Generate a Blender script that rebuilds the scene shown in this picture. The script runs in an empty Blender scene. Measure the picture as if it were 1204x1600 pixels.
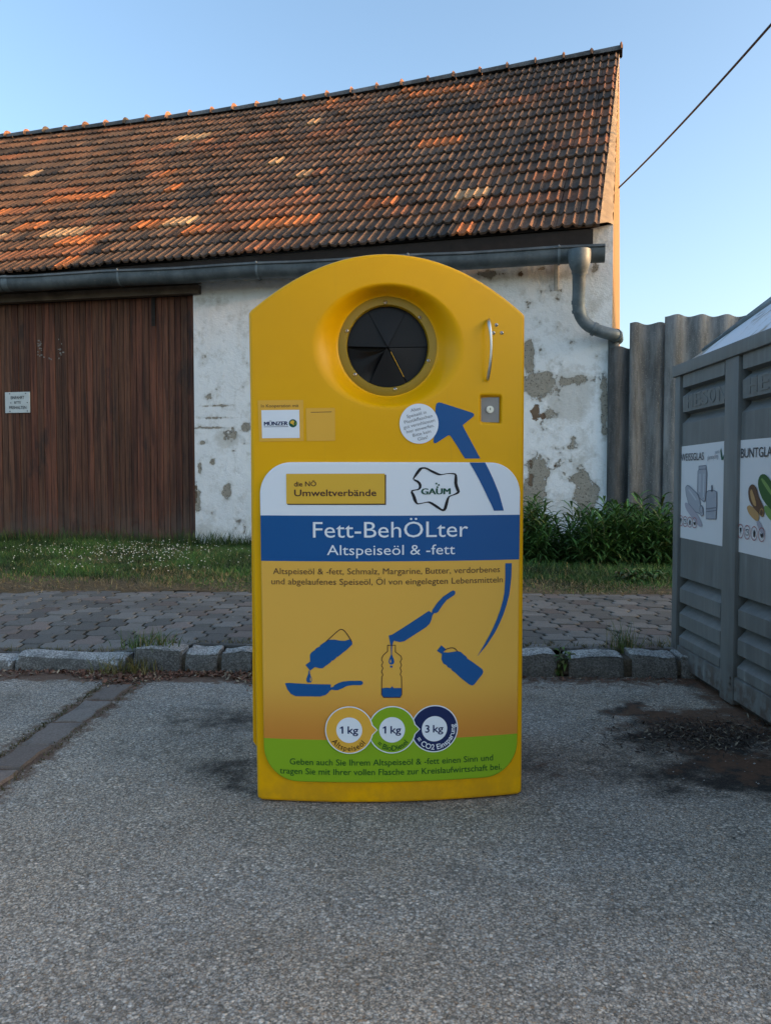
import bpy, bmesh, math, random
import numpy as np
from mathutils import Vector, Matrix
from mathutils.geometry import tessellate_polygon

R = math.radians
rnd = random.Random(7)
rng = np.random.default_rng(11)
S = bpy.context.scene
COL = S.collection

# ------------------------------------------------------------------ camera, sky, sun, exposure
CAM_H = 0.94
PITCH = math.atan(50 / 1200)
cam = bpy.data.objects.new('camera', bpy.data.cameras.new('camera'))
COL.objects.link(cam)
cam.location = (0, 0, CAM_H)
cam.rotation_euler = (R(90) - PITCH, 0, 0)
cam.data.sensor_fit = 'HORIZONTAL'
cam.data.sensor_width = 36
cam.data.lens = 36 * 1200 / 1204
cam.data.clip_start = 0.05
cam.data.clip_end = 2000
S.camera = cam

SUN_EL, SUN_AZ = R(6.5), R(102)
w = bpy.data.worlds.new('World')
S.world = w
w.use_nodes = True
_nt = w.node_tree
_sky = _nt.nodes.new('ShaderNodeTexSky')
_sky.sky_type = 'NISHITA'
_sky.sun_disc = False
_sky.sun_elevation = SUN_EL
_sky.sun_rotation = SUN_AZ
_sky.air_density = 0.9
_sky.dust_density = 4.0
_sky.ozone_density = 1.6
_sky.altitude = 200
_nt.links.new(_sky.outputs[0], _nt.nodes['Background'].inputs[0])
_nt.nodes['Background'].inputs[1].default_value = 0.15

sun = bpy.data.objects.new('sun', bpy.data.lights.new('sun', 'SUN'))
COL.objects.link(sun)
to_sun = Vector((math.sin(SUN_AZ) * math.cos(SUN_EL), math.cos(SUN_AZ) * math.cos(SUN_EL), math.sin(SUN_EL)))
sun.rotation_euler = to_sun.to_track_quat('Z', 'Y').to_euler()
sun.data.energy = 2.1
sun.data.angle = R(0.5)
sun.data.color = (1.0, 0.52, 0.22)

S.view_settings.view_transform = 'Standard'
S.view_settings.look = 'None'
S.view_settings.exposure = 2.15
S.view_settings.gamma = 1

# ------------------------------------------------------------------ pixel <-> place helpers (photo pixels, 1204 x 1600)
CP, SP = math.cos(PITCH), math.sin(PITCH)


def ray(px, py):
    u, v = (px - 602) / 1200, (800 - py) / 1200
    return Vector((u, CP + v * SP, v * CP - SP))


def at(px, py, Y):
    d = ray(px, py)
    return Vector((0, 0, CAM_H)) + d * (Y / d.y)


def ground(px, py, z=0.0):
    d = ray(px, py)
    return Vector((0, 0, CAM_H)) + d * ((z - CAM_H) / d.z)


def topx(x, y, z):
    z = z - CAM_H
    f = y * CP - z * SP
    return 602 + 1200 * x / f, 800 - 1200 * (y * SP + z * CP) / f


# ------------------------------------------------------------------ object helpers
def tag(o, label=None, cat=None, group=None, kind=None):
    if label: o['label'] = label
    if cat: o['category'] = cat
    if group: o['group'] = group
    if kind: o['kind'] = kind
    return o


def empty(name, loc=(0, 0, 0), rz=0.0):
    o = bpy.data.objects.new(name, None)
    COL.objects.link(o)
    o.location = loc
    o.rotation_euler = (0, 0, rz)
    o.empty_display_size = 0.1
    return o


class MB:
    def __init__(s):
        s.v, s.f, s.m, s.c = [], [], [], []

    def add(s, vs, fs, mi=0, col=None):
        b = len(s.v)
        s.v += [tuple(p) for p in vs]
        for f in fs:
            s.f.append([i + b for i in f])
            s.m.append(mi)
            s.c.append(col or (1, 1, 1))

    def box(s, c, d, mi=0, col=None, ax=None):
        ax = ax or (Vector((1, 0, 0)), Vector((0, 1, 0)), Vector((0, 0, 1)))
        c = Vector(c)
        vs = [c + ax[0] * (d[0] / 2 * i) + ax[1] * (d[1] / 2 * j) + ax[2] * (d[2] / 2 * k)
              for k in (-1, 1) for j in (-1, 1) for i in (-1, 1)]
        s.add(vs, [(0, 2, 3, 1), (4, 5, 7, 6), (0, 1, 5, 4), (2, 6, 7, 3), (0, 4, 6, 2), (1, 3, 7, 5)], mi, col)

    def bbox(s, c, d, bev=0.005, mi=0, col=None, ax=None):
        """box with chamfered edges"""
        bm = bmesh.new()
        bmesh.ops.create_cube(bm, size=1)
        for v in bm.verts:
            v.co = Vector((v.co.x * d[0], v.co.y * d[1], v.co.z * d[2]))
        bmesh.ops.bevel(bm, geom=bm.edges[:], offset=bev, segments=2, profile=0.6, affect='EDGES')
        ax = ax or (Vector((1, 0, 0)), Vector((0, 1, 0)), Vector((0, 0, 1)))
        c = Vector(c)
        bm.verts.index_update()
        s.add([c + ax[0] * v.co.x + ax[1] * v.co.y + ax[2] * v.co.z for v in bm.verts],
              [[v.index for v in f.verts] for f in bm.faces], mi, col)
        bm.free()

    def tube(s, pts, r, n=12, mi=0, col=None, caps=True, flat=None):
        pts = [Vector(p) for p in pts]
        rs = r if isinstance(r, (list, tuple)) else [r] * len(pts)
        vs, fs = [], []
        up = Vector((0, 0, 1))
        prev = None
        for i, p in enumerate(pts):
            t = (pts[min(i + 1, len(pts) - 1)] - pts[max(i - 1, 0)]).normalized()
            if prev is None:
                a = t.cross(up)
                if a.length < 1e-3: a = Vector((1, 0, 0))
            else:
                a = prev - t * prev.dot(t)
            a.normalize()
            prev = a
            b = t.cross(a).normalized()
            for k in range(n):
                an = 2 * math.pi * k / n
                vs.append(p + a * (math.cos(an) * rs[i]) + b * (math.sin(an) * rs[i] * (flat or 1)))
        for i in range(len(pts) - 1):
            for k in range(n):
                q = (k + 1) % n
                fs.append((i * n + k, i * n + q, (i + 1) * n + q, (i + 1) * n + k))
        if caps:
            fs.append(tuple(range(n - 1, -1, -1)))
            fs.append(tuple((len(pts) - 1) * n + k for k in range(n)))
        s.add(vs, fs, mi, col)

    def build(s, name, mats, parent=None, smooth=False, angle=None):
        me = bpy.data.meshes.new(name)
        me.from_pydata(s.v, [], s.f)
        for m in (mats if isinstance(mats, (list, tuple)) else [mats]):
            me.materials.append(m)
        me.polygons.foreach_set('material_index', s.m)
        a = me.attributes.new('tint', 'FLOAT_COLOR', 'FACE')
        arr = np.ones((len(s.c), 4), dtype=np.float32)
        if s.c: arr[:, :3] = np.array(s.c, dtype=np.float32)
        a.data.foreach_set('color', arr.ravel())
        me.polygons.foreach_set('use_smooth', [smooth] * len(s.f))
        me.update()
        if angle is not None:
            try: me.set_sharp_from_angle(angle=angle)
            except Exception: pass
        o = bpy.data.objects.new(name, me)
        COL.objects.link(o)
        if parent: o.parent = parent
        return o


def np_mesh(name, V, F, mats, parent=None, smooth=False, tint=None, pattr=None):
    """V (n,3), F (m,k) arrays, tint (m,3) per face, pattr {name:(n,)} per point"""
    me = bpy.data.meshes.new(name)
    V = np.asarray(V, dtype=np.float32); F = np.asarray(F, dtype=np.int32)
    me.vertices.add(len(V)); me.vertices.foreach_set('co', V.ravel())
    k = F.shape[1]
    me.loops.add(F.size); me.loops.foreach_set('vertex_index', F.ravel())
    me.polygons.add(len(F))
    me.polygons.foreach_set('loop_start', np.arange(0, F.size, k, dtype=np.int32))
    me.polygons.foreach_set('loop_total', np.full(len(F), k, dtype=np.int32))
    me.update(calc_edges=True)
    me.polygons.foreach_set('use_smooth', np.full(len(F), smooth))
    for m in (mats if isinstance(mats, (list, tuple)) else [mats]):
        me.materials.append(m)
    if tint is not None:
        a = me.attributes.new('tint', 'FLOAT_COLOR', 'FACE')
        arr = np.ones((len(F), 4), dtype=np.float32); arr[:, :3] = tint
        a.data.foreach_set('color', arr.ravel())
    for nme, val in (pattr or {}).items():
        a = me.attributes.new(nme, 'FLOAT', 'POINT')
        a.data.foreach_set('value', np.asarray(val, dtype=np.float32).ravel())
    me.validate()
    o = bpy.data.objects.new(name, me)
    COL.objects.link(o)
    if parent: o.parent = parent
    return o


def gridfaces(nu, nv):
    i, j = np.meshgrid(np.arange(nu - 1), np.arange(nv - 1), indexing='ij')
    a = (j * nu + i).ravel()
    return np.stack([a, a + 1, a + nu + 1, a + nu], 1)


# ------------------------------------------------------------------ material helpers
class NT:
    def __init__(s, name):
        s.m = bpy.data.materials.new(name)
        s.m.use_nodes = True
        s.t = s.m.node_tree
        s.b = s.t.nodes['Principled BSDF']
        s.co = None

    def n(s, typ, **kw):
        x = s.t.nodes.new('ShaderNode' + typ)
        for k, v in kw.items(): setattr(x, k, v)
        return x

    def l(s, a, b): s.t.links.new(a, b)

    def obj(s, scale=None):
        if s.co is None: s.co = s.n('TexCoord').outputs['Object']
        if scale is None: return s.co
        mp = s.n('Mapping'); mp.inputs['Scale'].default_value = scale
        s.l(s.co, mp.inputs[0])
        return mp.outputs[0]

    def noise(s, scale, detail=4, rough=.55, vec=None, dist=0):
        x = s.n('TexNoise')
        x.inputs['Scale'].default_value = scale; x.inputs['Detail'].default_value = detail
        x.inputs['Roughness'].default_value = rough; x.inputs['Distortion'].default_value = dist
        s.l(vec or s.obj(), x.inputs['Vector'])
        return x.outputs['Fac']

    def vor(s, scale, vec=None, feature='F1', rand=1):
        x = s.n('TexVoronoi', feature=feature)
        x.inputs['Scale'].default_value = scale; x.inputs['Randomness'].default_value = rand
        s.l(vec or s.obj(), x.inputs['Vector'])
        return x

    def ramp(s, fac, stops, interp='LINEAR'):
        x = s.n('ValToRGB'); x.color_ramp.interpolation = interp
        e = x.color_ramp.elements
        while len(e) < len(stops): e.new(0.5)
        for q, (p, c) in zip(e, stops):
            q.position = p
            q.color = (c[0], c[1], c[2], 1) if isinstance(c, (tuple, list)) else (c, c, c, 1)
        s.l(fac, x.inputs[0])
        return x.outputs[0]

    def mix(s, fac, a, b, mode='MIX'):
        x = s.n('Mix', data_type='RGBA', blend_type=mode)
        for v, i in ((fac, 0), (a, 6), (b, 7)):
            if isinstance(v, (int, float)): x.inputs[i].default_value = v if i == 0 else (v, v, v, 1)
            elif isinstance(v, (tuple, list)): x.inputs[i].default_value = (*v, 1)
            else: s.l(v, x.inputs[i])
        return x.outputs[2]

    def math(s, op, a, b=0.0, c=None, clamp=False):
        x = s.n('Math', operation=op, use_clamp=clamp)
        for v, i in ((a, 0), (b, 1), (c, 2)):
            if v is None: continue
            if isinstance(v, (int, float)): x.inputs[i].default_value = v
            else: s.l(v, x.inputs[i])
        return x.outputs[0]

    def sstep(s, v, lo, hi):
        x = s.n('MapRange', interpolation_type='SMOOTHSTEP')
        s.l(v, x.inputs[0]); x.inputs[1].default_value = lo; x.inputs[2].default_value = hi
        return x.outputs[0]

    def attr(s, name, out='Color'):
        x = s.n('Attribute', attribute_name=name)
        return x.outputs[out]

    def sep(s, vec):
        x = s.n('SeparateXYZ'); s.l(vec, x.inputs[0]); return x.outputs

    def bump(s, h, strength=.4, dist=.01, normal=None):
        x = s.n('Bump'); x.inputs['Strength'].default_value = strength; x.inputs['Distance'].default_value = dist
        s.l(h, x.inputs['Height'])
        if normal: s.l(normal, x.inputs['Normal'])
        s.l(x.outputs[0], s.b.inputs['Normal'])
        return x.outputs[0]

    def out(s, color, rough=.6, metal=0, spec=.5):
        for v, k in ((color, 'Base Color'), (rough, 'Roughness'), (metal, 'Metallic'), (spec, 'Specular IOR Level')):
            if isinstance(v, (int, float)): s.b.inputs[k].default_value = v
            elif isinstance(v, (tuple, list)): s.b.inputs[k].default_value = (*v, 1)
            else: s.l(v, s.b.inputs[k])
        return s.m


def simple(name, col, rough=.6, metal=0, var=.0, scale=8, bump=0, bscale=60, spec=.5, tint=False, detail=5):
    t = NT(name)
    c = col
    if tint:
        c = t.mix(1.0, t.attr('tint'), col, 'MULTIPLY')
    if var:
        f = t.ramp(t.noise(scale, detail), [(.25, 1 - var), (.75, 1 + var)])
        c = t.mix(1.0, c, f, 'MULTIPLY')
    if bump:
        t.bump(t.noise(bscale, 4), bump, .004)
    return t.out(c, rough, metal, spec)


# asphalt ------------------------------------------------------------
def mk_asphalt():
    t = NT('asphalt')
    wv = t.n('VectorMath', operation='ADD')
    t.l(t.obj(), wv.inputs[0])
    nz_ = t.n('TexNoise'); nz_.inputs['Scale'].default_value = 160; t.l(t.obj(), nz_.inputs['Vector'])
    sc_ = t.n('VectorMath', operation='SCALE'); sc_.inputs['Scale'].default_value = .005
    t.l(nz_.outputs['Color'], sc_.inputs[0]); t.l(sc_.outputs[0], wv.inputs[1])
    v = t.vor(150, wv.outputs[0]); cell = t.sep(v.outputs['Color'])[0]
    v2 = t.vor(330, wv.outputs[0]); cell2 = t.sep(v2.outputs['Color'])[1]
    base = t.ramp(cell, [(0, .075), (.35, .18), (.62, .29), (.85, .45), (.97, .64), (1, .80)])
    fine = t.ramp(cell2, [(0, .08), (.5, .26), (1, .60)])
    sel = t.sstep(t.noise(7, 4, .6), .38, .62)
    c = t.mix(t.math('ADD', .36, t.math('MULTIPLY', sel, .4)), base, fine)
    col2 = t.sep(v.outputs['Color'])[2]
    c = t.mix(t.math('MULTIPLY', t.sstep(col2, .955, .97), .7), c, t.mix(cell2, (.30, .19, .13), (.40, .33, .24)))
    hue = t.mix(t.sstep(t.noise(1.3, 6, .6), .35, .65), (1.16, 1.05, .91), (1.24, 1.05, .84))
    c = t.mix(1, c, hue, 'MULTIPLY')
    gap = t.sstep(v.outputs['Distance'], .35, .75)
    c = t.mix(1, c, t.mix(t.sep(v2.outputs['Color'])[0], (.90, 1.0, 1.10), (1.12, 1.0, .88)), 'MULTIPLY')
    c = t.mix(t.math('MULTIPLY', gap, .45), c, (.065, .061, .056))
    big = t.ramp(t.noise(1.5, 7, .66), [(.28, .70), (.5, 1.0), (.72, 1.16)])
    c = t.mix(1, c, big, 'MULTIPLY')
    oil = t.math('MULTIPLY', t.sstep(t.noise(.8, 5, .6), .56, .66), .28)
    c = t.mix(oil, c, (.07, .065, .06))
    n = t.noise(9, 6, .65)
    st = t.attr('stain_shade', 'Fac')  # stains and painted ground shade share this mask
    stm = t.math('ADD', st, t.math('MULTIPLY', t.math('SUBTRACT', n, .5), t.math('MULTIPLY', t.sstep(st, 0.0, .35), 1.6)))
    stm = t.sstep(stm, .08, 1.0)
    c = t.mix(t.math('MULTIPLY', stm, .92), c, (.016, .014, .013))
    br = t.attr('dirt', 'Fac')
    brm = t.math('ADD', br, t.math('MULTIPLY', t.math('SUBTRACT', t.noise(17, 7, .72), .5), t.math('MULTIPLY', t.sstep(br, 0, .3), 2.4)))
    brm = t.sstep(brm, .25, .8)
    c = t.mix(t.math('MULTIPLY', brm, .88), c, t.mix(t.noise(70, 4, .7), (.055, .028, .018), (.19, .105, .062)))
    h = t.math('MULTIPLY', v.outputs['Distance'], -1)
    h = t.math('ADD', h, t.math('MULTIPLY', cell2, .45))
    t.bump(h, .30, .004)
    return t.out(c, .9, 0, .2)


def mk_plaster(name, white, patchy=True, deepcol=(.16, .11, .075)):
    t = NT(name)
    n1 = t.noise(1.6, 6, .6); n2 = t.noise(14, 6, .65); n3 = t.noise(60, 4, .6)
    c = t.mix(t.sstep(n1, .35, .7), white, tuple(k * .92 for k in white))
    stre = t.noise(3, 5, .6, t.obj((2.2, 2.2, .35)))
    c = t.mix(t.math('MULTIPLY', t.sstep(stre, .55, .8), .25), c, (.42, .38, .31))
    h = t.math('MULTIPLY', n2, .5)
    if patchy:
        p = t.attr('patch', 'Fac')
        pm0 = t.math('ADD', p, t.math('MULTIPLY', t.math('SUBTRACT', t.noise(6.5, 9, .72), .5), 2.6))
        pm = t.sstep(pm0, .36, .44)
        # chips over the lower wall
        lo = t.attr('low', 'Fac')
        chips = t.math('SUBTRACT', t.noise(11, 7, .7), t.math('MULTIPLY', t.math('SUBTRACT', 1.0, lo), .30))
        cm = t.sstep(chips, .72, .74)
        halo = t.math('MULTIPLY', t.sstep(pm0, .0, .32), .38)
        c = t.mix(halo, c, (.44, .42, .37))
        wsh = t.attr('wash', 'Fac')
        wm = t.sstep(t.math('ADD', wsh, t.math('MULTIPLY', t.math('SUBTRACT', t.noise(4, 8, .7), .5), 1.6)), .25, .62)
        c = t.mix(t.math('MULTIPLY', wm, .62), c, t.mix(n2, (.42, .40, .355), (.56, .545, .50)))
        pc = t.mix(n2, (.23, .205, .165), (.44, .405, .34))
        pc = t.mix(t.sstep(n3, .55, .65), pc, (.13, .11, .09))
        c = t.mix(pm, c, pc)
        c = t.mix(t.math('MULTIPLY', cm, .75), c, (.24, .20, .15))
        d = t.attr('deep', 'Fac')
        dm = t.sstep(t.math('ADD', d, t.math('MULTIPLY', t.math('SUBTRACT', t.noise(12, 8, .7), .5), 2.0)), .46, .54)
        dc = t.mix(n2, tuple(k * .7 for k in deepcol), tuple(k * 1.5 for k in deepcol))
        c = t.mix(dm, c, dc)
        h = t.math('SUBTRACT', h, t.math('MULTIPLY', pm, .9))
        h = t.math('SUBTRACT', h, t.math('MULTIPLY', cm, .5))
        h = t.math('SUBTRACT', h, t.math('MULTIPLY', dm, 1.6))
    h = t.math('ADD', h, t.math('MULTIPLY', n3, .18))
    t.bump(h, .8, .03)
    return t.out(c, .9, 0, .2)


def mk_roof():
    t = NT('clay_roof_tile')
    tint = t.attr('tint')
    n = t.noise(5, 7, .7); n2 = t.noise(38, 5, .65); n3 = t.noise(.7, 4, .5)
    c = t.mix(t.sstep(n2, .35, .75), tint, t.mix(1, tint, (.55, .52, .5), 'MULTIPLY'))
    lich = t.sstep(t.math('ADD', t.math('MULTIPLY', n, .55), t.math('MULTIPLY', n3, .45)), .47, .62)
    c = t.mix(t.math('MULTIPLY', lich, .65), c, (.034, .030, .027))
    spots = t.sstep(t.noise(90, 3, .6), .66, .72)
    c = t.mix(t.math('MULTIPLY', spots, .5), c, (.20, .19, .16))
    t.bump(n2, .5, .01)
    return t.out(c, .85, 0, .25)


def mk_wood():
    t = NT('stained_boards')
    v = t.obj((14, 14, .55))
    g = t.noise(2.2, 8, .65, v, .4)
    g2 = t.noise(6, 6, .7, t.obj((30, 30, 1.1)))
    c = t.mix(t.sstep(g, .3, .72), (.040, .018, .012), (.155, .064, .036))
    c = t.mix(1, c, t.ramp(g2, [(.3, .72), (.7, 1.25)]), 'MULTIPLY')
    c = t.mix(1, c, t.attr('tint'), 'MULTIPLY')
    # weathered grey towards the bottom splash zone and dark blotches
    z = t.sep(t.obj())[2]
    sp = t.math('MULTIPLY', t.sstep(z, .85, .1), t.sstep(t.noise(5, 5, .6), .3, .6))
    c = t.mix(t.math('MULTIPLY', sp, .55), c, (.12, .10, .085))
    bl = t.sstep(t.noise(1.5, 6, .65, t.obj((2.5, 2.5, .8))), .56, .68)
    c = t.mix(t.math('MULTIPLY', bl, .7), c, (.028, .021, .018))
    t.bump(g2, .4, .004)
    return t.out(c, .75, 0, .3)


def mk_container():
    t = NT('weathered_grey_paint')
    st = t.noise(5, 7, .7, t.obj((7, 7, .45)))
    n = t.noise(2.2, 6, .6)
    c = t.mix(t.sstep(st, .35, .7), (.108, .114, .112), (.158, .166, .163))
    c = t.mix(t.math('MULTIPLY', t.sstep(st, .63, .74), .55), c, (.28, .29, .285))
    c = t.mix(1, c, t.ramp(n, [(.3, .85), (.7, 1.15)]), 'MULTIPLY')
    z = t.sep(t.obj())[2]
    ru = t.math('MULTIPLY', t.sstep(z, .22, .03), t.sstep(t.noise(14, 6, .7), .42, .6))
    c = t.mix(t.math('MULTIPLY', ru, .75), c, (.055, .030, .018))
    sc = t.sstep(t.noise(30, 6, .75), .70, .75)
    c = t.mix(t.math('MULTIPLY', sc, .5), c, (.20, .2, .19))
    t.bump(n, .15, .01)
    return t.out(c, t.ramp(st, [(.3, .42), (.7, .62)]), 0, .5)


def mk_lid():
    t = NT('dirty_white_lid')
    n = t.noise(3, 7, .65, t.obj((1.0, 2.6, 1.0)), .6)
    c = t.mix(t.sstep(n, .50, .58), (.62, .64, .68), (.30, .265, .22))
    c = t.mix(t.math('MULTIPLY', t.sstep(t.noise(18, 6, .7), .5, .75), .3), c, (.4, .38, .34))
    return t.out(c, .55, 0, .4)


def mk_fibre():
    t = NT('fibre_cement')
    a = t.noise(2.5, 7, .68, t.obj((5, 5, .7)))
    b = t.noise(70, 5, .7); d = t.noise(.9, 5, .6)
    c = t.mix(t.sstep(a, .3, .75), (.088, .092, .092), (.225, .235, .238))
    c = t.mix(t.sstep(b, .55, .7), c, (.26, .26, .245))
    c = t.mix(t.math('MULTIPLY', t.sstep(d, .5, .7), .4), c, (.055, .053, .050))
    c = t.mix(1, c, t.attr('tint'), 'MULTIPLY')
    t.bump(b, .5, .006)
    return t.out(c, .92, 0, .2)


def mk_zinc(name='zinc', k=1.0):
    t = NT(name)
    n = t.noise(4, 7, .65); n2 = t.noise(26, 5, .7)
    c = t.mix(t.sstep(n, .35, .7), (.055 * k, .068 * k, .075 * k), (.115 * k, .135 * k, .145 * k))
    c = t.mix(t.math('MULTIPLY', t.sstep(n2, .6, .72), .5), c, (.23 * k, .22 * k, .20 * k))
    return t.out(c, .55, .25, .5)


def mk_granite():
    t = NT('granite_kerb')
    v = t.vor(170); cell = t.sep(v.outputs['Color'])[0]
    c = t.ramp(cell, [(0, .16), (.5, .32), (1, .54)])
    c = t.mix(1, c, (1.06, 1.02, .95), 'MULTIPLY')
    c = t.mix(1, c, t.attr('tint'), 'MULTIPLY')
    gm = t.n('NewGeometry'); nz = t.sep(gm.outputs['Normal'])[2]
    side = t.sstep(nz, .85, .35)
    side_dark = t.math('MULTIPLY', side, t.sstep(t.noise(9, 6, .65), .15, .42))  # darker on the side faces, broken up by noise
    c = t.mix(t.math('MULTIPLY', side_dark, .66), c, (.050, .041, .033))
    c = t.mix(t.math('MULTIPLY', t.sstep(t.noise(5, 6, .7), .48, .66), .55), c, (.085, .08, .07))
    t.bump(t.noise(45, 6, .7), .8, .012)
    return t.out(c, .85, 0, .3)


def mk_paver():
    t = NT('concrete_paver')
    v = t.noise(130, 4, .7); n = t.noise(6, 6, .65)
    c = t.mix(1, t.attr('tint'), t.ramp(v, [(.3, .7), (.7, 1.3)]), 'MULTIPLY')
    c = t.mix(t.math('MULTIPLY', t.sstep(n, .5, .72), .5), c, (.085, .08, .068))
    c = t.mix(t.math('MULTIPLY', t.sstep(t.noise(20, 4, .7), .67, .73), .6), c, (.22, .215, .2))
    t.bump(v, .4, .004)
    return t.out(c, .88, 0, .25)


def mk_soil(name, a, b):
    t = NT(name)
    c = t.mix(t.noise(5, 7, .7), a, b)
    c = t.mix(1, c, t.ramp(t.noise(90, 4, .7), [(.3, .6), (.7, 1.4)]), 'MULTIPLY')
    t.bump(t.noise(40, 6, .7), .8, .02)
    return t.out(c, .95, 0, .1)


def mk_leafy(name, rough=.55):
    t = NT(name)
    c = t.mix(1, t.attr('tint'), t.ramp(t.noise(30, 3), [(.3, .85), (.7, 1.15)]), 'MULTIPLY')
    t.b.inputs['Transmission Weight'].default_value = 0
    m = t.out(c, rough, 0, .35)
    return m


M = {}
M['asphalt'] = mk_asphalt()
M['plaster'] = mk_plaster('peeling_lime_plaster', (.82, .83, .83))
M['gable'] = mk_plaster('gable_plaster', (.27, .175, .085), False)
M['roof'] = mk_roof()
M['wood'] = mk_wood()
M['timber'] = simple('eave_timber', (.10, .075, .055), .85, var=.45, scale=7, bump=.3)
M['dark_timber'] = simple('dark_timber', (.016, .012, .010), .9, var=.4, scale=9)
M['container'] = mk_container()
M['container_dark'] = simple('rusty_underframe', (.028, .019, .014), .9, var=.6, scale=14, bump=.4)
M['lid'] = mk_lid()
M['fibre'] = mk_fibre()
M['zinc'] = mk_zinc()
M['zinc_light'] = mk_zinc('zinc_light', 1.8)
M['granite'] = mk_granite()
M['paver'] = mk_paver()
M['strip'] = mk_paver(); M['strip'].name = 'worn_brick_paver'
M['soil'] = mk_soil('lawn_soil', (.075, .055, .032), (.17, .13, .08))
M['joint'] = mk_soil('joint_dirt', (.022, .019, .014), (.05, .043, .03))
M['earth'] = mk_soil('terrain_earth', (.05, .055, .025), (.08, .085, .04))
M['grass'] = mk_leafy('grass_blade')
M['leaf'] = mk_leafy('plant_leaf', .5)
M['litter'] = simple('dead_leaf', (1, 1, 1), .9, tint=True)
M['flower'] = simple('clover_white', (.62, .62, .56), .8)
M['steel'] = simple('brushed_steel', (.55, .55, .54), .3, 1.0, var=.1, scale=30)
M['lock'] = simple('grey_lock_plate', (.24, .235, .235), .45, .3, var=.08, scale=20)
M['rubber'] = simple('black_rubber', (.0035, .0042, .0065), .5, var=.15, scale=20, spec=.32)
M['black'] = simple('dark_inside', (.004, .004, .004), .9)
M['cable'] = simple('cable_black', (.012, .012, .013), .6)
M['shade_wall'] = simple('shade_building_render', (.45, .42, .36), .9, var=.1, scale=2)  # render of the added building that shades the yard
M['glass_dark'] = simple('window_dark', (.02, .025, .03), .1)


def mk_yellow():
    t = NT('yellow_plastic')
    n = t.noise(2.0, 5, .6)
    c = t.mix(t.sstep(n, .3, .7), (.755, .37, .0), (.815, .41, .0))
    dirt = t.sstep(t.noise(26, 6, .75), .66, .78)
    z = t.sep(t.obj())[2]
    base = t.math('MULTIPLY', t.sstep(z, .16, .0), t.sstep(t.noise(12, 6, .7), .3, .65))
    c = t.mix(t.math('MULTIPLY', base, .35), c, (.22, .13, .03))
    c = t.mix(t.math('MULTIPLY', dirt, .14), c, (.25, .15, .03))
    run = t.sstep(t.noise(5, 6, .7, t.obj((14, 14, .5))), .60, .74)
    c = t.mix(t.math('MULTIPLY', run, .10), c, (.30, .19, .05))
    t.bump(t.noise(260, 3, .6), .08, .002)
    return t.out(c, t.ramp(t.noise(9, 5), [(.3, .27), (.7, .38)]), 0, .22)


M['yellow'] = mk_yellow()
M['shaded_rim'] = simple('yellow_rim_in_shade', (.30, .19, .002), .5, var=.06, scale=8)  # the bin's yellow with the recess shade put into the colour


def flat(name, col, rough=.42):
    return simple(name, col, rough, 0, .03, 3, spec=.25)


M['blue'] = flat('print_blue', (.006, .086, .275))
M['white'] = flat('print_white', (.76, .80, .86))
M['paper'] = flat('sign_paper', (.62, .61, .62), .6)
M['orange'] = flat('print_orange', (.76, .41, .05))
M['ocher'] = flat('print_ocher', (.72, .43, .045))
M['green'] = flat('print_green', (.235, .40, .014))
M['navy'] = flat('print_navy', (.010, .022, .095))
M['brown_ink'] = flat('ink_brown', (.060, .028, .010))
M['purple_ink'] = flat('ink_plum', (.065, .022, .02))
M['text_brown'] = flat('ink_text_brown', (.10, .055, .03))
M['text_green'] = flat('ink_text_green', (.012, .085, .016))
M['logo_green'] = flat('ink_logo_green', (.004, .075, .045))
M['black_ink'] = flat('ink_black', (.010, .010, .016)); M['title_ink'] = flat('ink_title', (.035, .038, .045))
M['grey_ink'] = flat('ink_grey', (.16, .17, .20))
M['red_ink'] = flat('ink_red', (.30, .06, .06))

# ------------------------------------------------------------------ text and print helpers
_tc = {}


def text2d(s, bold=0.0):
    key = (s, bold)
    if key in _tc: return _tc[key]
    cu = bpy.data.curves.new('tmp', 'FONT')
    cu.body = s; cu.size = 1; cu.offset = bold; cu.fill_mode = 'FRONT'; cu.resolution_u = 3
    o = bpy.data.objects.new('tmp', cu)
    COL.objects.link(o)
    dg = bpy.context.evaluated_depsgraph_get()
    me = bpy.data.meshes.new_from_object(o.evaluated_get(dg))
    v = np.array([q.co[:2] for q in me.vertices]) if len(me.vertices) else np.zeros((0, 2))
    me.calc_loop_triangles()
    f = []
    for tr in me.loop_triangles:
        i = list(tr.vertices)
        a, b, c = v[i[0]], v[i[1]], v[i[2]]
        ar = (b[0] - a[0]) * (c[1] - a[1]) - (c[0] - a[0]) * (b[1] - a[1])
        if abs(ar) < 1e-9: continue
        f.append(i if ar > 0 else i[::-1])
    bpy.data.objects.remove(o); bpy.data.meshes.remove(me); bpy.data.curves.remove(cu)
    _tc[key] = (v, f)
    return v, f


CAPH = None


def caph():
    global CAPH
    if CAPH is None:
        v, f = text2d('H'); CAPH = v[:, 1].max()
    return CAPH


def put_text(mb, s, P, a, b, h, off, bold=0.0, mi=0):
    """text s with its ink from surface point a to b (2D), cap height h; P(u, v, off) -> 3D"""
    v, f = text2d(s, bold)
    if not len(v): return
    x0, x1 = v[:, 0].min(), v[:, 0].max()
    a, b = Vector(a), Vector(b)
    ex = (b - a) / (x1 - x0)
    ey = Vector((-(b - a).y, (b - a).x)).normalized() * (h / caph())
    mb.add([P(*(a + ex * (q[0] - x0) + ey * q[1]), off) for q in v], f, mi)


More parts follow.
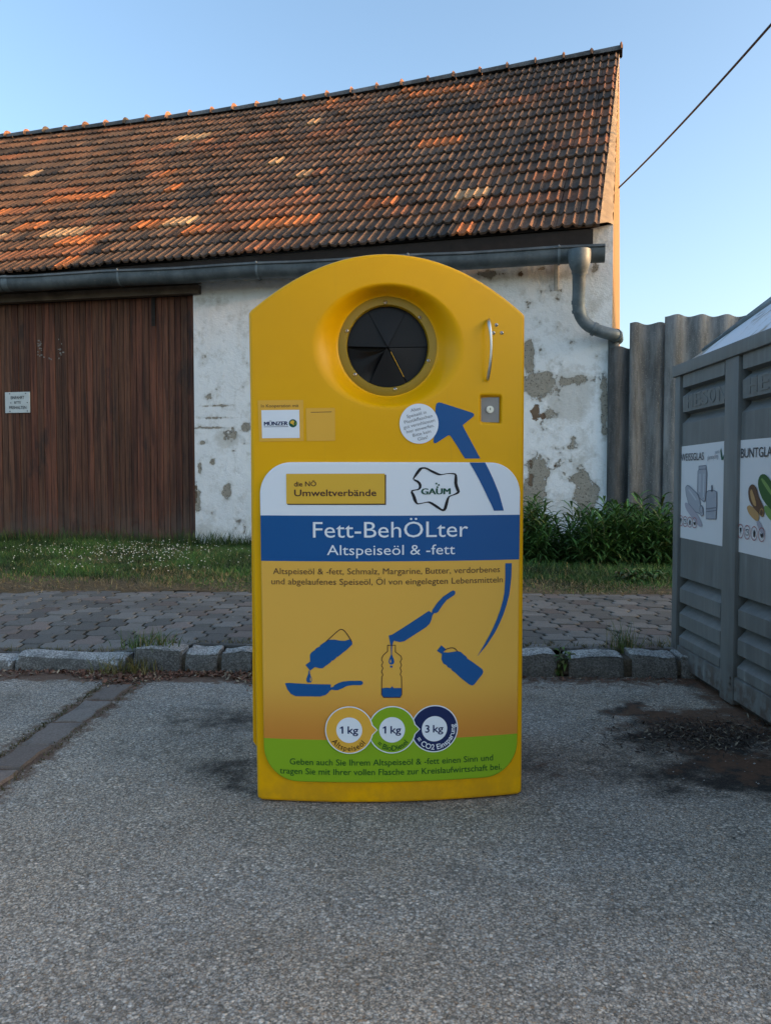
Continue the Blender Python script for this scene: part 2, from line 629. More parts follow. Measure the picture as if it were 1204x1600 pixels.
def put_arc(mb, s, P, c, r, a0, a1, h, off, bold=0.0, mi=0):
    """text along the lower arc from angle a0 to a1 (degrees, counter-clockwise), letters upright when at the bottom"""
    adv = []
    for i, ch in enumerate(s):
        wv, _ = text2d('H' + ch + 'H', bold); hv, _ = text2d('HH', bold)
        adv.append(max(.1, (wv[:, 0].max() - wv[:, 0].min()) - (hv[:, 0].max() - hv[:, 0].min())))
    tot = sum(adv); pos = 0
    sc = h / caph()
    span = R(a1 - a0) * r
    for ch, ad in zip(s, adv):
        if ch != ' ':
            an = R(a0) + (pos + ad / 2) / tot * (span / r)
            v, f = text2d(ch, bold)
            mx = (v[:, 0].max() + v[:, 0].min()) / 2
            sx = min(sc, span / tot * 1.05)
            t = Vector((-math.sin(an), math.cos(an))); n = Vector((-math.cos(an), -math.sin(an)))
            o = Vector(c) + Vector((math.cos(an), math.sin(an))) * r
            mb.add([P(*(o + t * ((q[0] - mx) * sx) + n * (q[1] * sc)), off) for q in v], f, mi)
        pos += ad


def put_poly(mb, pts, P, off, mi=0, step=.03):
    p2 = [Vector((q[0], q[1], 0)) for q in pts]
    tris = []
    for t in tessellate_polygon([p2]):
        a, b, c = (p2[i].copy() for i in t)
        ar = (b.x - a.x) * (c.y - a.y) - (c.x - a.x) * (b.y - a.y)
        if abs(ar) < 1e-12: continue
        tris.append((a, b, c) if ar > 0 else (a, c, b))
    out = []
    while tris:                                   # follow the curved panel: no triangle wider than step
        a, b, c = tris.pop()
        e = max(((a - b).length, 0), ((b - c).length, 1), ((c - a).length, 2))
        if max(a.x, b.x, c.x) - min(a.x, b.x, c.x) < step: out.append((a, b, c)); continue
        if e[1] == 0: m = (a + b) / 2; tris += [(a, m, c), (m, b, c)]
        elif e[1] == 1: m = (b + c) / 2; tris += [(a, b, m), (a, m, c)]
        else: m = (c + a) / 2; tris += [(a, b, m), (m, b, c)]
    idx, vs, fs = {}, [], []
    for t in out:
        f = []
        for p in t:
            k = (round(p.x, 6), round(p.y, 6))
            if k not in idx: idx[k] = len(vs); vs.append(P(p.x, p.y, off))
            f.append(idx[k])
        fs.append(f)
    mb.add(vs, fs, mi)


def put_stroke(mb, pts, P, off, wd, mi=0):
    pts = [Vector(q) for q in pts]
    ws = wd if isinstance(wd, (list, tuple)) else [wd] * len(pts)
    L, Rr = [], []
    for i, p in enumerate(pts):
        t = (pts[min(i + 1, len(pts) - 1)] - pts[max(i - 1, 0)])
        t = t.normalized() if t.length > 1e-9 else Vector((1, 0))
        n = Vector((-t.y, t.x)) * (ws[i] / 2)
        L.append(p + n); Rr.append(p - n)
    n = len(pts)
    mb.add([P(*q, off) for q in L] + [P(*q, off) for q in Rr],
           [(n + i, n + i + 1, i + 1, i) for i in range(n - 1)], mi)


def circ(c, r, n=48, a0=0, a1=360, ry=None):
    ry = ry or r
    full = abs(a1 - a0) >= 360
    k = n if full else n + 1
    return [(c[0] + r * math.cos(R(a0 + (a1 - a0) * i / n)), c[1] + ry * math.sin(R(a0 + (a1 - a0) * i / n))) for i in range(k)]


def smooth_closed(pts, it=2):
    for _ in range(it):
        q = []
        for i in range(len(pts)):
            a, b = pts[i], pts[(i + 1) % len(pts)]
            q += [(a[0] * .75 + b[0] * .25, a[1] * .75 + b[1] * .25), (a[0] * .25 + b[0] * .75, a[1] * .25 + b[1] * .75)]
        pts = q
    return pts


def smooth_open(pts, it=2):
    for _ in range(it):
        q = [pts[0]]
        for a, b in zip(pts[:-1], pts[1:]):
            q += [tuple(x * .75 + y * .25 for x, y in zip(a, b)), tuple(x * .25 + y * .75 for x, y in zip(a, b))]
        pts = q + [pts[-1]]
    return pts


# ------------------------------------------------------------------ setting: terrain, street, pavement, lawn
BL = ground(402, 1252); BR = ground(815, 1243)          # the bin's front foot corners
KS = -0.048                                             # slope of the kerb line


def yk(x): return 3.665 + KS * x


def yp(x): return 5.56 + KS * x * .6


def lawn_z(x, y):
    t = np.clip((y - 5.5) / 3.2, 0, 1)
    return .112 + .068 * t


b = MB()
b.add([(-300, -300, -.06), (300, -300, -.06), (300, 400, -.06), (-300, 400, -.06)], [(0, 1, 2, 3)])
tag(b.build('terrain', M['earth']), kind='structure')

# street
xs = np.concatenate([[-40, -20, -10, -6], np.arange(-3.6, 3.4, .03), [6, 10, 20, 40]])
ts = np.concatenate([[-40, -20, -8, -3, 0, .8], np.arange(1.2, 3.70, .03), [3.70]])
XX, TT = np.meshgrid(xs, ts)
YY = np.where(TT < .7, TT, TT + (KS * np.clip(XX, -8, 8) - .015) * np.clip((TT - .7) / 3.0, 0, 1))


def blob(X, Y, px, py, rx, ry, amp=1.0, pw=1.0):
    """soft blob on the ground given by photo pixel centre and radii in metres"""
    g = ground(px, py)
    X = X + .06 * np.sin(Y * 17 + X * 5) + .035 * np.sin(Y * 41 - X * 13 + 1) + .02 * np.sin(X * 71 + Y * 23)
    Y = Y + .045 * np.sin(X * 15 + 2) + .03 * np.sin(X * 37 + Y * 19) + .016 * np.sin(X * 83 - Y * 31)
    d = np.sqrt(((X - g.x) / rx) ** 2 + ((Y - g.y) / ry) ** 2)
    return amp * np.clip(1 - d, 0, 1) ** pw


A0_, A1_ = ground(187, 1072), ground(3, 1206)
nrm_s = Vector((-(A1_ - A0_).y, (A1_ - A0_).x, 0)).normalized()
st = np.zeros_like(XX); dt = np.zeros_like(XX)
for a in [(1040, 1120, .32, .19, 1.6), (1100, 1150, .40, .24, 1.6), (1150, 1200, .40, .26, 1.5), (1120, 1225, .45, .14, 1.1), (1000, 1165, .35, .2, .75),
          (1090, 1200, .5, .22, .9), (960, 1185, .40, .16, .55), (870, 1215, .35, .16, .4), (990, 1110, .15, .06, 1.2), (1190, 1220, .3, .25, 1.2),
          (355, 1130, .30, .30, .75), (375, 1205, .25, .28, .8), (310, 1110, .24, .22, .45), (270, 1175, .45, .16, .42), (330, 1230, .4, .1, .3), (900, 1130, .3, .2, .3), (930, 1230, .5, .12, .45),  # stain left of the bin also paints its soft shadow
          (850, 1090, .12, .3, .4), (610, 1262, .55, .045, .55), (835, 1200, .1, .3, .45), (330, 1400, .5, .2, .12), (900, 1500, .4, .15, .12)]:
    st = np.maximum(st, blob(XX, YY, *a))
for a in [(1090, 1125, .46, .28, 1.3), (1150, 1190, .34, .24, 1.1), (860, 1205, .38, .12, .5), (850, 1075, .3, .06, .6), (1000, 1140, .25, .1, .7)]:
    dt = np.maximum(dt, blob(XX, YY, *a))
# leaf mould along the kerb foot
kd = np.clip(1.25 - np.abs(YY - (yk(XX) - .05)) / .15, 0, 1)
dt = np.maximum(dt, kd * np.where((XX > -2.3) & (XX < -.1), 1.3, .6))
sdst = np.abs((XX - A0_.x) * nrm_s.x + (YY - A0_.y) * nrm_s.y)
dt = np.maximum(dt, np.clip(1 - sdst / .17, 0, 1) * 1.2 * ((YY > 1.6) & (YY < 3.75)))
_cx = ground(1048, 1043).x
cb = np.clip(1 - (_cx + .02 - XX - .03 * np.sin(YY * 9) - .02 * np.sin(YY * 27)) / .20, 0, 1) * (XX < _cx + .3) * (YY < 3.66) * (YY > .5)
st = np.maximum(st, cb * .85); dt = np.maximum(dt, cb * .9)  # shade at the container foot painted in, together with rust and dirt
ZZ = np.zeros_like(XX)
V = np.stack([XX.ravel(), YY.ravel(), ZZ.ravel()], 1)
o = np_mesh('street', V, gridfaces(len(xs), len(ts)), M['asphalt'], pattr={'stain_shade': st, 'dirt': dt}, smooth=True)
tag(o, kind='structure')

# paver strip let into the asphalt
sc = [((205, 1062), (160, 1078)), ((38, 1182), (-46, 1182)), ((-60, 1262), (-170, 1250))]
A0, A1 = ground(187, 1072), ground(3, 1206)
dirv = (A1 - A0); dirv.z = 0; L = dirv.length; dirv.normalize(); nrm = Vector((-dirv.y, dirv.x, 0))
b = MB(); s = -.02
while s < L + 2.2:
    ln = rnd.uniform(.22, .33); wd = rnd.uniform(.108, .130)
    g = rnd.uniform(.006, .014)
    k = rnd.uniform(.75, 1.2); warm = rnd.random()
    colr = (.215 * k, (.155 + .03 * warm) * k, (.125 + .035 * warm) * k)
    loop = []
    e = lambda a: a + rnd.gauss(0, .0045)
    m = 6
    for i in range(m): loop.append((e(s + g + (ln - 2 * g) * i / m), e(-wd / 2)))
    for i in range(3): loop.append((e(s + ln - g), e(-wd / 2 + wd * i / 3)))
    for i in range(m): loop.append((e(s + ln - g - (ln - 2 * g) * i / m), e(wd / 2)))
    for i in range(3): loop.append((e(s + g), e(wd / 2 - wd * i / 3)))
    h = rnd.uniform(.002, .008); tilt = rnd.uniform(-.02, .02)
    cu, cv = s + ln / 2, 0
    P3 = lambda u, v_, z: A0 + dirv * u + nrm * v_ + Vector((0, 0, z))
    n = len(loop)
    vs = [P3(u, v_, .0005) for u, v_ in loop] + [P3(cu + (u - cu) * .95, v_ * .92, h + tilt * v_ + .002) for u, v_ in loop]
    b.add(vs, [(i, (i + 1) % n, n + (i + 1) % n, n + i) for i in range(n)] + [tuple(n + i for i in range(n))], 0, colr)
    s += ln
tag(b.build('paver_strip', M['strip']), kind='structure')
# pavement bed + interlocking pavers
b = MB()
b = MB()
PW, PL = .140, .176
amp = .018


def zig(y, j):
    ph = (y / PL) % 1.0
    wv = min(1, max(-1, 3.2 * math.sin(2 * math.pi * ph)))
    return (1 if j % 2 else -1) * amp * wv


y_lo = .165


def dip(x, yr):
    a = min(1, max(0, (-1.02 - x) / .45)); c = min(1, max(0, 1 - (yr - .15) / .9))
    return -.052 * a * a * (3 - 2 * a) * c * c * (3 - 2 * c)


ncol0, ncol1 = -54, 42
for ci in range(ncol0, ncol1):
    yy = y_lo - (PL / 2 if ci % 2 else 0) - .0
    while yy < 1.93:
        y0, y1 = max(yy, y_lo) + .0032, min(yy + PL, 1.93) - .0032
        yy += PL
        if y1 - y0 < .03: continue
        k = int(max(2, round((y1 - y0) / .02)))
        x0 = ci * PW; x1 = x0 + PW
        if abs(x0) > 4.5 and rnd.random() < 0: continue
        lt, rt = [], []
        for q in range(k + 1):
            y = y0 + (y1 - y0) * q / k
            lt.append((x0 + zig(y, ci) + .007, y)); rt.append((x1 + zig(y, ci + 1) - .007, y))
        loop = lt + rt[::-1]
        cx = (x0 + x1) / 2; cy = (y0 + y1) / 2
        tx, ty = rnd.uniform(-.02, .02), rnd.uniform(-.02, .02); dz = rnd.uniform(-.003, .003)

        def W(p, z, inset=0):
            x = p[0] + (cx - p[0]) * inset; y = p[1] + (cy - p[1]) * inset
            return (x, y + yk(x), .104 + dip(x, y) + .012 * y / 1.93 + z + dz + (x - cx) * tx + (y - cy) * ty)
        n = len(loop)
        red = rnd.random()
        kk = rnd.uniform(.62, 1.15)
        tint = (.158 * kk, .148 * kk, .134 * kk) if red > .2 else (.172 * kk, .140 * kk, .122 * kk)
        vs = [W(p, -.016) for p in loop] + [W(p, -.004) for p in loop] + [W(p, 0, .08) for p in loop]
        fs = [(i, i + n, (i + 1) % n + n, (i + 1) % n) for i in range(n)] + [(i + n, i + 2 * n, (i + 1) % n + 2 * n, (i + 1) % n + n) for i in range(n)]
        fs.append([2 * n + i for i in range(n)][::-1])
        b.add(vs, fs, 0, tint)
tag(b.build('pavement', M['paver']), kind='structure')
xs = np.linspace(-8, 7, 90); tsv = np.linspace(.168, 2.05, 24)
XX, TT = np.meshgrid(xs, tsv)
ZZ = np.array([[.098 + dip(x, t) + .012 * t / 1.93 for x in xs] for t in tsv])
o = np_mesh('pavement_bed', np.stack([XX.ravel(), (TT + yk(XX)).ravel(), ZZ.ravel()], 1), gridfaces(90, 24), M['joint'], smooth=True)
tag(o, kind='structure')

# kerb: rough granite setts, sunk to street level on the left
b = MB()


def kerbstone(x0, x1, h, dz=0.0, tint=1.0, depth=.17, seed=0):
    r = random.Random(seed)
    n1, n2, n3 = 8, 5, 5
    bm = bmesh.new()
    bmesh.ops.create_cube(bm, size=1)
    bmesh.ops.bevel(bm, geom=bm.edges[:], offset=.07, segments=3, profile=.5, affect='EDGES')
    bmesh.ops.subdivide_edges(bm, edges=bm.edges[:], cuts=2, use_grid_fill=True)
    cx = (x0 + x1) / 2
    f1, f2, f3 = r.uniform(3, 6), r.uniform(2, 5), r.uniform(0, 6)
    for v in bm.verts:
        q = v.co
        wob = .11 * math.sin(f1 * q.x + f3) + .09 * math.sin(f2 * 2 * q.y + f3 * 2) + r.uniform(-.05, .05)
        x = cx + q.x * (x1 - x0) * (1 + .06 * wob)
        y = q.y * depth + depth / 2 + wob * .03
        if q.y < 0 and q.z > .2: y += .02
        z = h / 2 - .02 + q.z * (h + .04) + (wob * .06 if q.z > 0 else 0)
        v.co = Vector((x, y + yk(x), z + dz))
    bm.verts.index_update()
    b.add([v.co for v in bm.verts], [[v.index for v in f.verts] for f in bm.faces], 0, (tint, tint, tint))
    bm.free()


kx = ground(205, 1052).x
stones = []
x = ground(208, 1050).x
for pa, pb in [(208, 284), (290, 341), (347, 395)]:
    stones.append((ground(pa, 1050).x, ground(pb, 1050).x))
x = stones[-1][1] + .015
xr = ground(820, 1056).x
while x < xr - .2:
    l = min(rnd.uniform(.22, .28), xr - x)
    stones.append((x, x + l - .012)); x += l
for pa, pb in [(812, 868), (886, 971), (984, 1052)]:
    stones.append((ground(pa, 1056).x, ground(pb, 1056).x))
x = stones[-1][1] + .02
for i in range(14):
    l = rnd.uniform(.24, .3); stones.append((x, x + l - .014)); x += l
for i, (p, q) in enumerate(stones):
    kerbstone(p, q, rnd.uniform(.098, .108), 0, rnd.uniform(.85, 1.15), .17, i)
x = kx - .03
for i in range(16):
    l = rnd.uniform(.45, .6)
    kerbstone(x - l, x - .012, .050 if i else .070, 0, rnd.uniform(1.0, 1.3), .16, 50 + i); x -= l
kb = []
for (p, q), (p2, q2) in zip(stones[:-1], stones[1:]):
    if p2 - q > .001:
        r_ = random.Random(int(q * 1000))
        b.bbox(((q + p2) / 2, yk(q) + .085, .040), (p2 - q + .05, .135, .085 + r_.uniform(-.012, .006)), .012, 1)
o = b.build('kerb', [M['granite'], mk_soil('kerb_joint_dirt', (.07, .057, .043), (.14, .115, .085))], smooth=True); tag(o, kind='structure')

# lawn sheet
xs = np.linspace(-14, 9, 60); tsv = np.linspace(0, 1, 26)
XX, TT = np.meshgrid(xs, tsv)
Y0 = 5.56 + KS * XX * .6 + .05 * np.sin(XX * 3.1) + .03 * np.sin(XX * 7.7)
YY = Y0 + TT * (13 - Y0)
ZZ = lawn_z(XX, YY) + .008 * np.sin(XX * 5) * np.sin(YY * 4)
o = np_mesh('lawn_ground', np.stack([XX.ravel(), YY.ravel(), ZZ.ravel()], 1), gridfaces(60, 26), M['soil'], smooth=True)
tag(o, kind='structure')

# ------------------------------------------------------------------ barn
barn = empty('barn', (0, 0, 0))
tag(barn, 'old whitewashed barn with peeling plaster and tall clay tile roof', 'barn')
WA = Vector((at(956, 500, 8.10).x, 8.10, 0))     # right front corner
WB = Vector((at(302, 500, 9.0).x, 9.0, 0))         # right jamb of the big door
wd_ = (WA - WB).normalized(); wn = Vector((wd_.y, -wd_.x, 0))   # along the wall to the right; outward to the camera
ZB = .10
EAVE = 3.62


def wallpt(s, z, out=0.0):  # s metres to the left of the right corner
    p = WA - wd_ * s + wn * out
    return Vector((p.x, p.y, z))


s_door = (WA - WB).length
s_door2 = s_door + 4.6
s_end = 13.0
# right wall piece: fine grid carrying the damage masks
nx_, nz_ = 220, 150
ss = np.linspace(0, s_door, nx_); zs = np.linspace(ZB, EAVE - .10, nz_)
SSg, ZG = np.meshgrid(ss, zs)
XG = WA.x - wd_.x * SSg; YG = WA.y - wd_.y * SSg
PX = np.empty_like(XG); PY = np.empty_like(XG)
zc = ZG - CAM_H; f_ = YG * CP - zc * SP
PX = 602 + 1200 * XG / f_; PY = 800 - 1200 * (YG * SP + zc * CP) / f_


def pb(cx, cy, rx, ry, a=1.0):
    return a * np.clip(1.25 - np.sqrt(((PX - cx) / rx) ** 2 + ((PY - cy) / ry) ** 2), 0, 1)


patch = np.zeros_like(XG); deep = np.zeros_like(XG); wash = np.zeros_like(XG)
for a in [(888, 620, 42, 52), (850, 600, 40, 40, .7), (905, 700, 30, 60, .45), (360, 685, 30, 16, .7), (345, 770, 40, 50, .35), (930, 480, 25, 25, .5), (850, 430, 90, 16, .7), (945, 640, 14, 70, .7), (330, 830, 60, 20, .6), (900, 790, 60, 30, .5), (340, 470, 60, 14, .5)]:
    wash = np.maximum(wash, pb(*a))
for a in [(842, 602, 30, 24), (824, 560, 10, 30), (836, 755, 22, 48), (826, 795, 14, 20), (915, 775, 20, 40), (905, 750, 22, 10), (944, 640, 7, 52),
          (900, 596, 30, 9, .8), (862, 648, 20, 14, .6), (354, 769, 8, 13), (308, 780, 6, 20), (312, 730, 4, 12), (316, 692, 6, 4),
          (332, 722, 5, 6), (358, 680, 18, 12, .5), (383, 668, 8, 8), (330, 668, 40, 2.5, .6), (335, 652, 45, 2, .55), (330, 634, 40, 2.5, .5), (325, 618, 12, 8, .35),
          (375, 815, 10, 8, .6), (760, 430, 20, 9, .8), (908, 416, 12, 8, .7), (928, 425, 8, 10, .6), (872, 700, 30, 5, .45), (895, 688, 6, 14, .5),
          (845, 420, 10, 4, .7), (812, 428, 6, 5, .7), (930, 560, 8, 6, .3), (880, 720, 40, 30, .22)]:
    patch = np.maximum(patch, pb(*a))
for a in [(836, 645, 9, 16), (848, 650, 6, 8), (813, 429, 5, 5, .8), (787, 428, 4, 3, .7), (868, 612, 4, 5, .7), (867, 730, 4, 7, .6), (829, 740, 8, 34, .62), (306, 770, 3, 26, .8)]:
    deep = np.maximum(deep, pb(*a))
low = np.clip((900 - PY) * -1 / 360 + 1.0, 0, 1)
V = np.stack([XG.ravel(), YG.ravel(), (ZB + (ZG - ZB) * (1 + .085 * np.clip(1 - SSg / .5, 0, 1) / (EAVE - .1 - ZB))).ravel()], 1)
fw = np_mesh('front_wall', V, gridfaces(nx_, nz_)[:, ::-1], M['plaster'], barn, True,
             pattr={'patch': patch, 'deep': deep, 'low': low, 'wash': wash})
# jamb reveal, wall left of the door
b = MB()
IN = -.09


def quad(b, pts, mi=0, col=None): b.add(pts, [(0, 1, 2, 3)], mi, col)


quad(b, [wallpt(s_door, ZB), wallpt(s_door, EAVE), wallpt(s_door, EAVE, -.4), wallpt(s_door, ZB, -.4)])
b.build('door_reveal', M['plaster'], barn); b = MB()
quad(b, [wallpt(s_door2, ZB, -.4), wallpt(s_door2, EAVE, -.4), wallpt(s_door2, EAVE), wallpt(s_door2, ZB)])
b.build('door_reveal', M['plaster'], barn); b = MB()
quad(b, [wallpt(s_end, ZB), wallpt(s_door2, ZB), wallpt(s_door2, EAVE - .1), wallpt(s_end, EAVE - .1)])
b.build('side_wall', M['plaster'], barn)

# gable wall and back
GF = Vector(((965 - 602) / 1200 * 15.8, 15.8, 0))
AP = at(970.5, 84, 12.05)
b = MB()
g0, g1 = WA.copy(), GF.copy()
EZ = EAVE - .02
mid = Vector((AP.x - .03, AP.y, 0))
vs = [(g0.x, g0.y, ZB), (mid.x, mid.y, ZB), (g1.x, g1.y, ZB), (g0.x, g0.y, EZ), (mid.x, mid.y, AP.z - .10), (g1.x, g1.y, EZ)]
b.add(vs, [(0, 1, 4, 3), (1, 2, 5, 4)])
b.build('gable_wall', M['gable'], barn)

# roof: bilinear between eave line and ridge line
ER = at(936, 353, 7.86); EL0 = at(0, 429, 9.2)
RR = at(967, 84, 12.0); RL0 = at(0, 219, 15.02)
ed = (EL0 - ER); elen = ed.length; ed /= elen
rd = (RL0 - RR); rlen = rd.length; rd /= rlen
RLEN = 12.6


def roofp(s, t):
    """s metres left of the verge, t 0 eave .. 1 ridge"""
    e = ER + ed * s; r = RR + rd * s
    p = e.lerp(r, t)
    p.z -= .10 * math.sin(math.pi * min(1, max(0, s / 11.5))) * t + .05 * math.sin(math.pi * t)
    return p


rn = (RR - ER).cross(ER - EL0).normalized()
if rn.z < 0: rn = -rn
ROWS = 18; TW = .212
ncols = int(RLEN / TW)
prof = [(0.0, .003), (.13, .004), (.19, .024), (.245, .030), (.30, .021), (.37, .004), (.62, .003), (.68, .024), (.735, .030), (.79, .021), (.86, .004), (1.0, .003)]
b = MB()
for r in range(ROWS):
    rowoff = rnd.uniform(-.012, .012)
    for c in range(ncols):
        s0 = c * TW + (rnd.uniform(-.006, .006))
        t0 = (r - .06) / ROWS; t1 = (r + 1.02) / ROWS
        dt0 = (rowoff + rnd.uniform(-.012, .012)) / ROWS
        lift = .040 + rnd.uniform(-.009, .012); tw = rnd.uniform(-.008, .008)
        if rnd.random() < .012: lift += .015
        sx = s0 / RLEN; ty = r / ROWS
        q = rnd.random()
        left = min(1, sx * 1.35 + .05)
        k = rnd.uniform(.85, 1.18)
        patchy = math.sin(s0 * 1.3 + r * .6) + math.sin(s0 * .57 - r * .9 + 2)
        bright = .015 + .05 * left + (.05 if patchy > 1.0 else 0)
        if c == 0: cls = 4
        if rnd.random() > .52 or c == 0:
            if q < bright: cls = 0
            elif q < bright * 1.5: cls = 1
            elif q < bright * 1.5 + .12: cls = 2
            elif q < bright * 1.5 + .12 + .42 * (.5 + .6 * left): cls = 3
            elif q > .965: cls = 5
            else: cls = 4
        colr = [(.40, .145, .055), (.42, .27, .15), (.22, .10, .056), (.145, .085, .055), (.112, .078, .058), (.055, .045, .039)][cls]
        colr = tuple(q_ * k * 1.12 for q_ in colr)
        lo, hi, lip = [], [], []
        for u, h in prof:
            ss_ = s0 + u * TW * 1.0
            pa = roofp(ss_, t0 + dt0); pb_ = roofp(ss_, t1 + dt0)
            lo.append(pa + rn * (h + lift + tw * (u - .5)))
            hi.append(pb_ + rn * (h * .9 + .012))
            lip.append(pa + rn * (h + lift - .024 + tw * (u - .5)))
        n = len(prof)
        b.add(lo + hi + lip, [(i, i + n, i + n + 1, i + 1) for i in range(n - 1)] + [(i + 2 * n, i, i + 1, i + 1 + 2 * n) for i in range(n - 1)], 0, colr)
roof = b.build('roof', M['roof'], barn, True, R(50))
# solid deck under the tiles and the rear slope
b = MB()
N = 14
top = [roofp(RLEN * i / N, 1) - rn * .02 for i in range(N + 1)]
bot = [roofp(RLEN * i / N, 0) - rn * .005 for i in range(N + 1)]
b.add(bot + top, [(i, i + 1, N + 2 + i, N + 1 + i) for i in range(N)])
back = [Vector((p.x + .9 + 1.2 * (p.y - 12) * 0 + .35, p.y + 4.0, EAVE)) for p in top]
b.add(top + back, [(i, i + 1, N + 2 + i, N + 1 + i) for i in range(N)])
b.build('roof_deck', M['dark_timber'], roof)
# verge mortar strip along the gable
b = MB()
K = 90
ins, outs = [], []
for i in range(K + 1):
    t0 = i / K
    p = roofp(-.0, t0) + rn * (.030 + rnd.uniform(-.012, .014))
    o0 = Vector((g0.x, g0.y, EZ)).lerp(Vector((mid.x, mid.y, AP.z - .02)), t0)
    o0 = Vector((o0.x + rnd.uniform(-.012, .004), o0.y, max(o0.z, p.z - .1) + rnd.uniform(-.01, .01)))
    ins.append(p); outs.append(o0)
mids_ = [p.lerp(q, .55) + rn * rnd.uniform(.0, .02) for p, q in zip(ins, outs)]
b.add(ins + mids_ + outs, [(i, K + 1 + i, K + 2 + i, i + 1) for i in range(K)] + [(K + 1 + i, 2 * K + 2 + i, 2 * K + 3 + i, K + 2 + i) for i in range(K)])
b.build('verge_mortar', simple('verge_mortar', (.21, .17, .115), .9, var=.35, scale=6, bump=.6), roof, True)
# ridge caps with mortar knobs
b = MB(); s = -.05
while s < RLEN - .4:
    l = .43
    n = 10
    p0 = RR + rd * s; p1 = RR + rd * (s + l)
    sag0 = .10 * math.sin(math.pi * min(1, max(0, s / 11.5))); sag1 = .10 * math.sin(math.pi * min(1, max(0, (s + l) / 11.5)))
    p0.z += .03 - sag0; p1.z += .03 - sag1
    hn = Vector((rd.y, -rd.x, 0)).normalized()
    if hn.y > 0: hn = -hn
    k = rnd.uniform(.7, 1.2); colr = (.17 * k, .17 * k, .168 * k)
    ring = lambda P, r_: [P + hn * (math.cos(math.pi * i / n) * r_) + Vector((0, 0, math.sin(math.pi * i / n) * r_ - .02)) for i in range(n + 1)]
    r0, r1 = .115, .098
    b.add(ring(p0, r0) + ring(p1, r1), [(i, i + 1, n + 2 + i, n + 1 + i) for i in range(n)], 0, colr)
    kc = rnd.uniform(.8, 1.3); kn = (.30 * kc, .155 * kc, .09 * kc) if rnd.random() < .75 else (.10, .085, .07)
    pk = p0 + rd * rnd.uniform(-.01, .01); lw = rnd.uniform(.03, .05); rk = rnd.uniform(.135, .16)
    pe = pk + rd * lw
    mids = (pk + pe) / 2
    pk += Vector((0, 0, .0)); b.add(ring(pk, rk - .02) + ring(mids, rk) + ring(pe, rk - .025),
          [(i, i + 1, n + 2 + i, n + 1 + i) for i in range(n)] + [(n + 1 + i, n + 2 + i, 2 * n + 3 + i, 2 * n + 2 + i) for i in range(n)]
          + [tuple(range(n + 1))], 0, kn)
    s += l
b.build('ridge', M['roof'], roof, True, R(55))

# eave: soffit board, wall plate timber
b = MB()
GR = at(944, 396, 7.84); GLp = at(0, 444, 9.16)
gd = (GLp - GR); glen = gd.length; gd /= glen
gn = Vector((gd.y, -gd.x, 0)).normalized()
if gn.y > 0: gn = -gn
G_LEN = 11.0
p0, p1 = wallpt(-.0, EAVE - .05, .015), wallpt(s_end, EAVE - .05, .015)
for (z0, z1, o_) in ((3.34, 3.60, .02),):
    vs = [wallpt(.02, z0, o_), wallpt(s_end, z0, o_), wallpt(s_end, z1, o_), wallpt(.02, z1, o_), wallpt(.02, z0, 0), wallpt(s_end, z0, 0)]
# boarded soffit between the wall and the gutter
fr0 = ER + ed * .06 - rn * .02; fr1 = ER + ed * 12.0 - rn * .02
w0, w1 = wallpt(.42, fr0.z - .10), wallpt(12.0, fr1.z - .10)
b.add([w0, w1, fr1, fr0], [(0, 1, 2, 3)])
lo0, lo1 = fr0 - Vector((0, 0, .16)), fr1 - Vector((0, 0, .10))
b.add([fr0, fr1, lo1, lo0], [(0, 1, 2, 3)])
b.build('fascia', M['dark_timber'], roof)
b = MB()
lz = at(150, 457, 9.1).z
cpt = (wallpt(s_door - .1, lz) + wallpt(s_door2 + .1, lz)) / 2
b.bbox(cpt + wn * .03, (s_door2 - s_door + .2, .10, .10), .008, 0, None, (wd_, wn, Vector((0, 0, 1))))
b.bbox(cpt + wn * .01 + Vector((0, 0, .20)), (s_door2 - s_door + .2, .06, .26), .008, 0, None, (wd_, wn, Vector((0, 0, 1))))
b.build('lintel', M['timber'], barn)

# gutter
gut = MB()
n = 12; rg = .088
pf = [(-rg, .075)] + [(-rg, .05)] + [(rg * -math.cos(math.pi * i / n), -rg * math.sin(math.pi * i / n)) for i in range(n + 1)] + [(rg, .05)]
cnt = 24
vs = []
for i in range(cnt + 1):
    p = GR + gd * (G_LEN * i / cnt)
    wob = .006 * math.sin(i * 1.7)
    for (a, z) in pf: vs.append(p - gn * a + Vector((0, 0, z + wob)))
k = len(pf)
gut.add(vs, [(i * k + j, (i + 1) * k + j, (i + 1) * k + j + 1, i * k + j + 1) for i in range(cnt) for j in range(k - 1)])
gut.add(vs[:k], [tuple(range(k))])
# bead along the front lip
gut.tube([GR + gd * (G_LEN * i / cnt) + gn * (rg + .004) * 1 + Vector((0, 0, .052 + .006 * math.sin(i * 1.7))) for i in range(cnt + 1)], .011, 8)
gutter = gut.build('gutter', M['zinc'], barn, True, R(60))
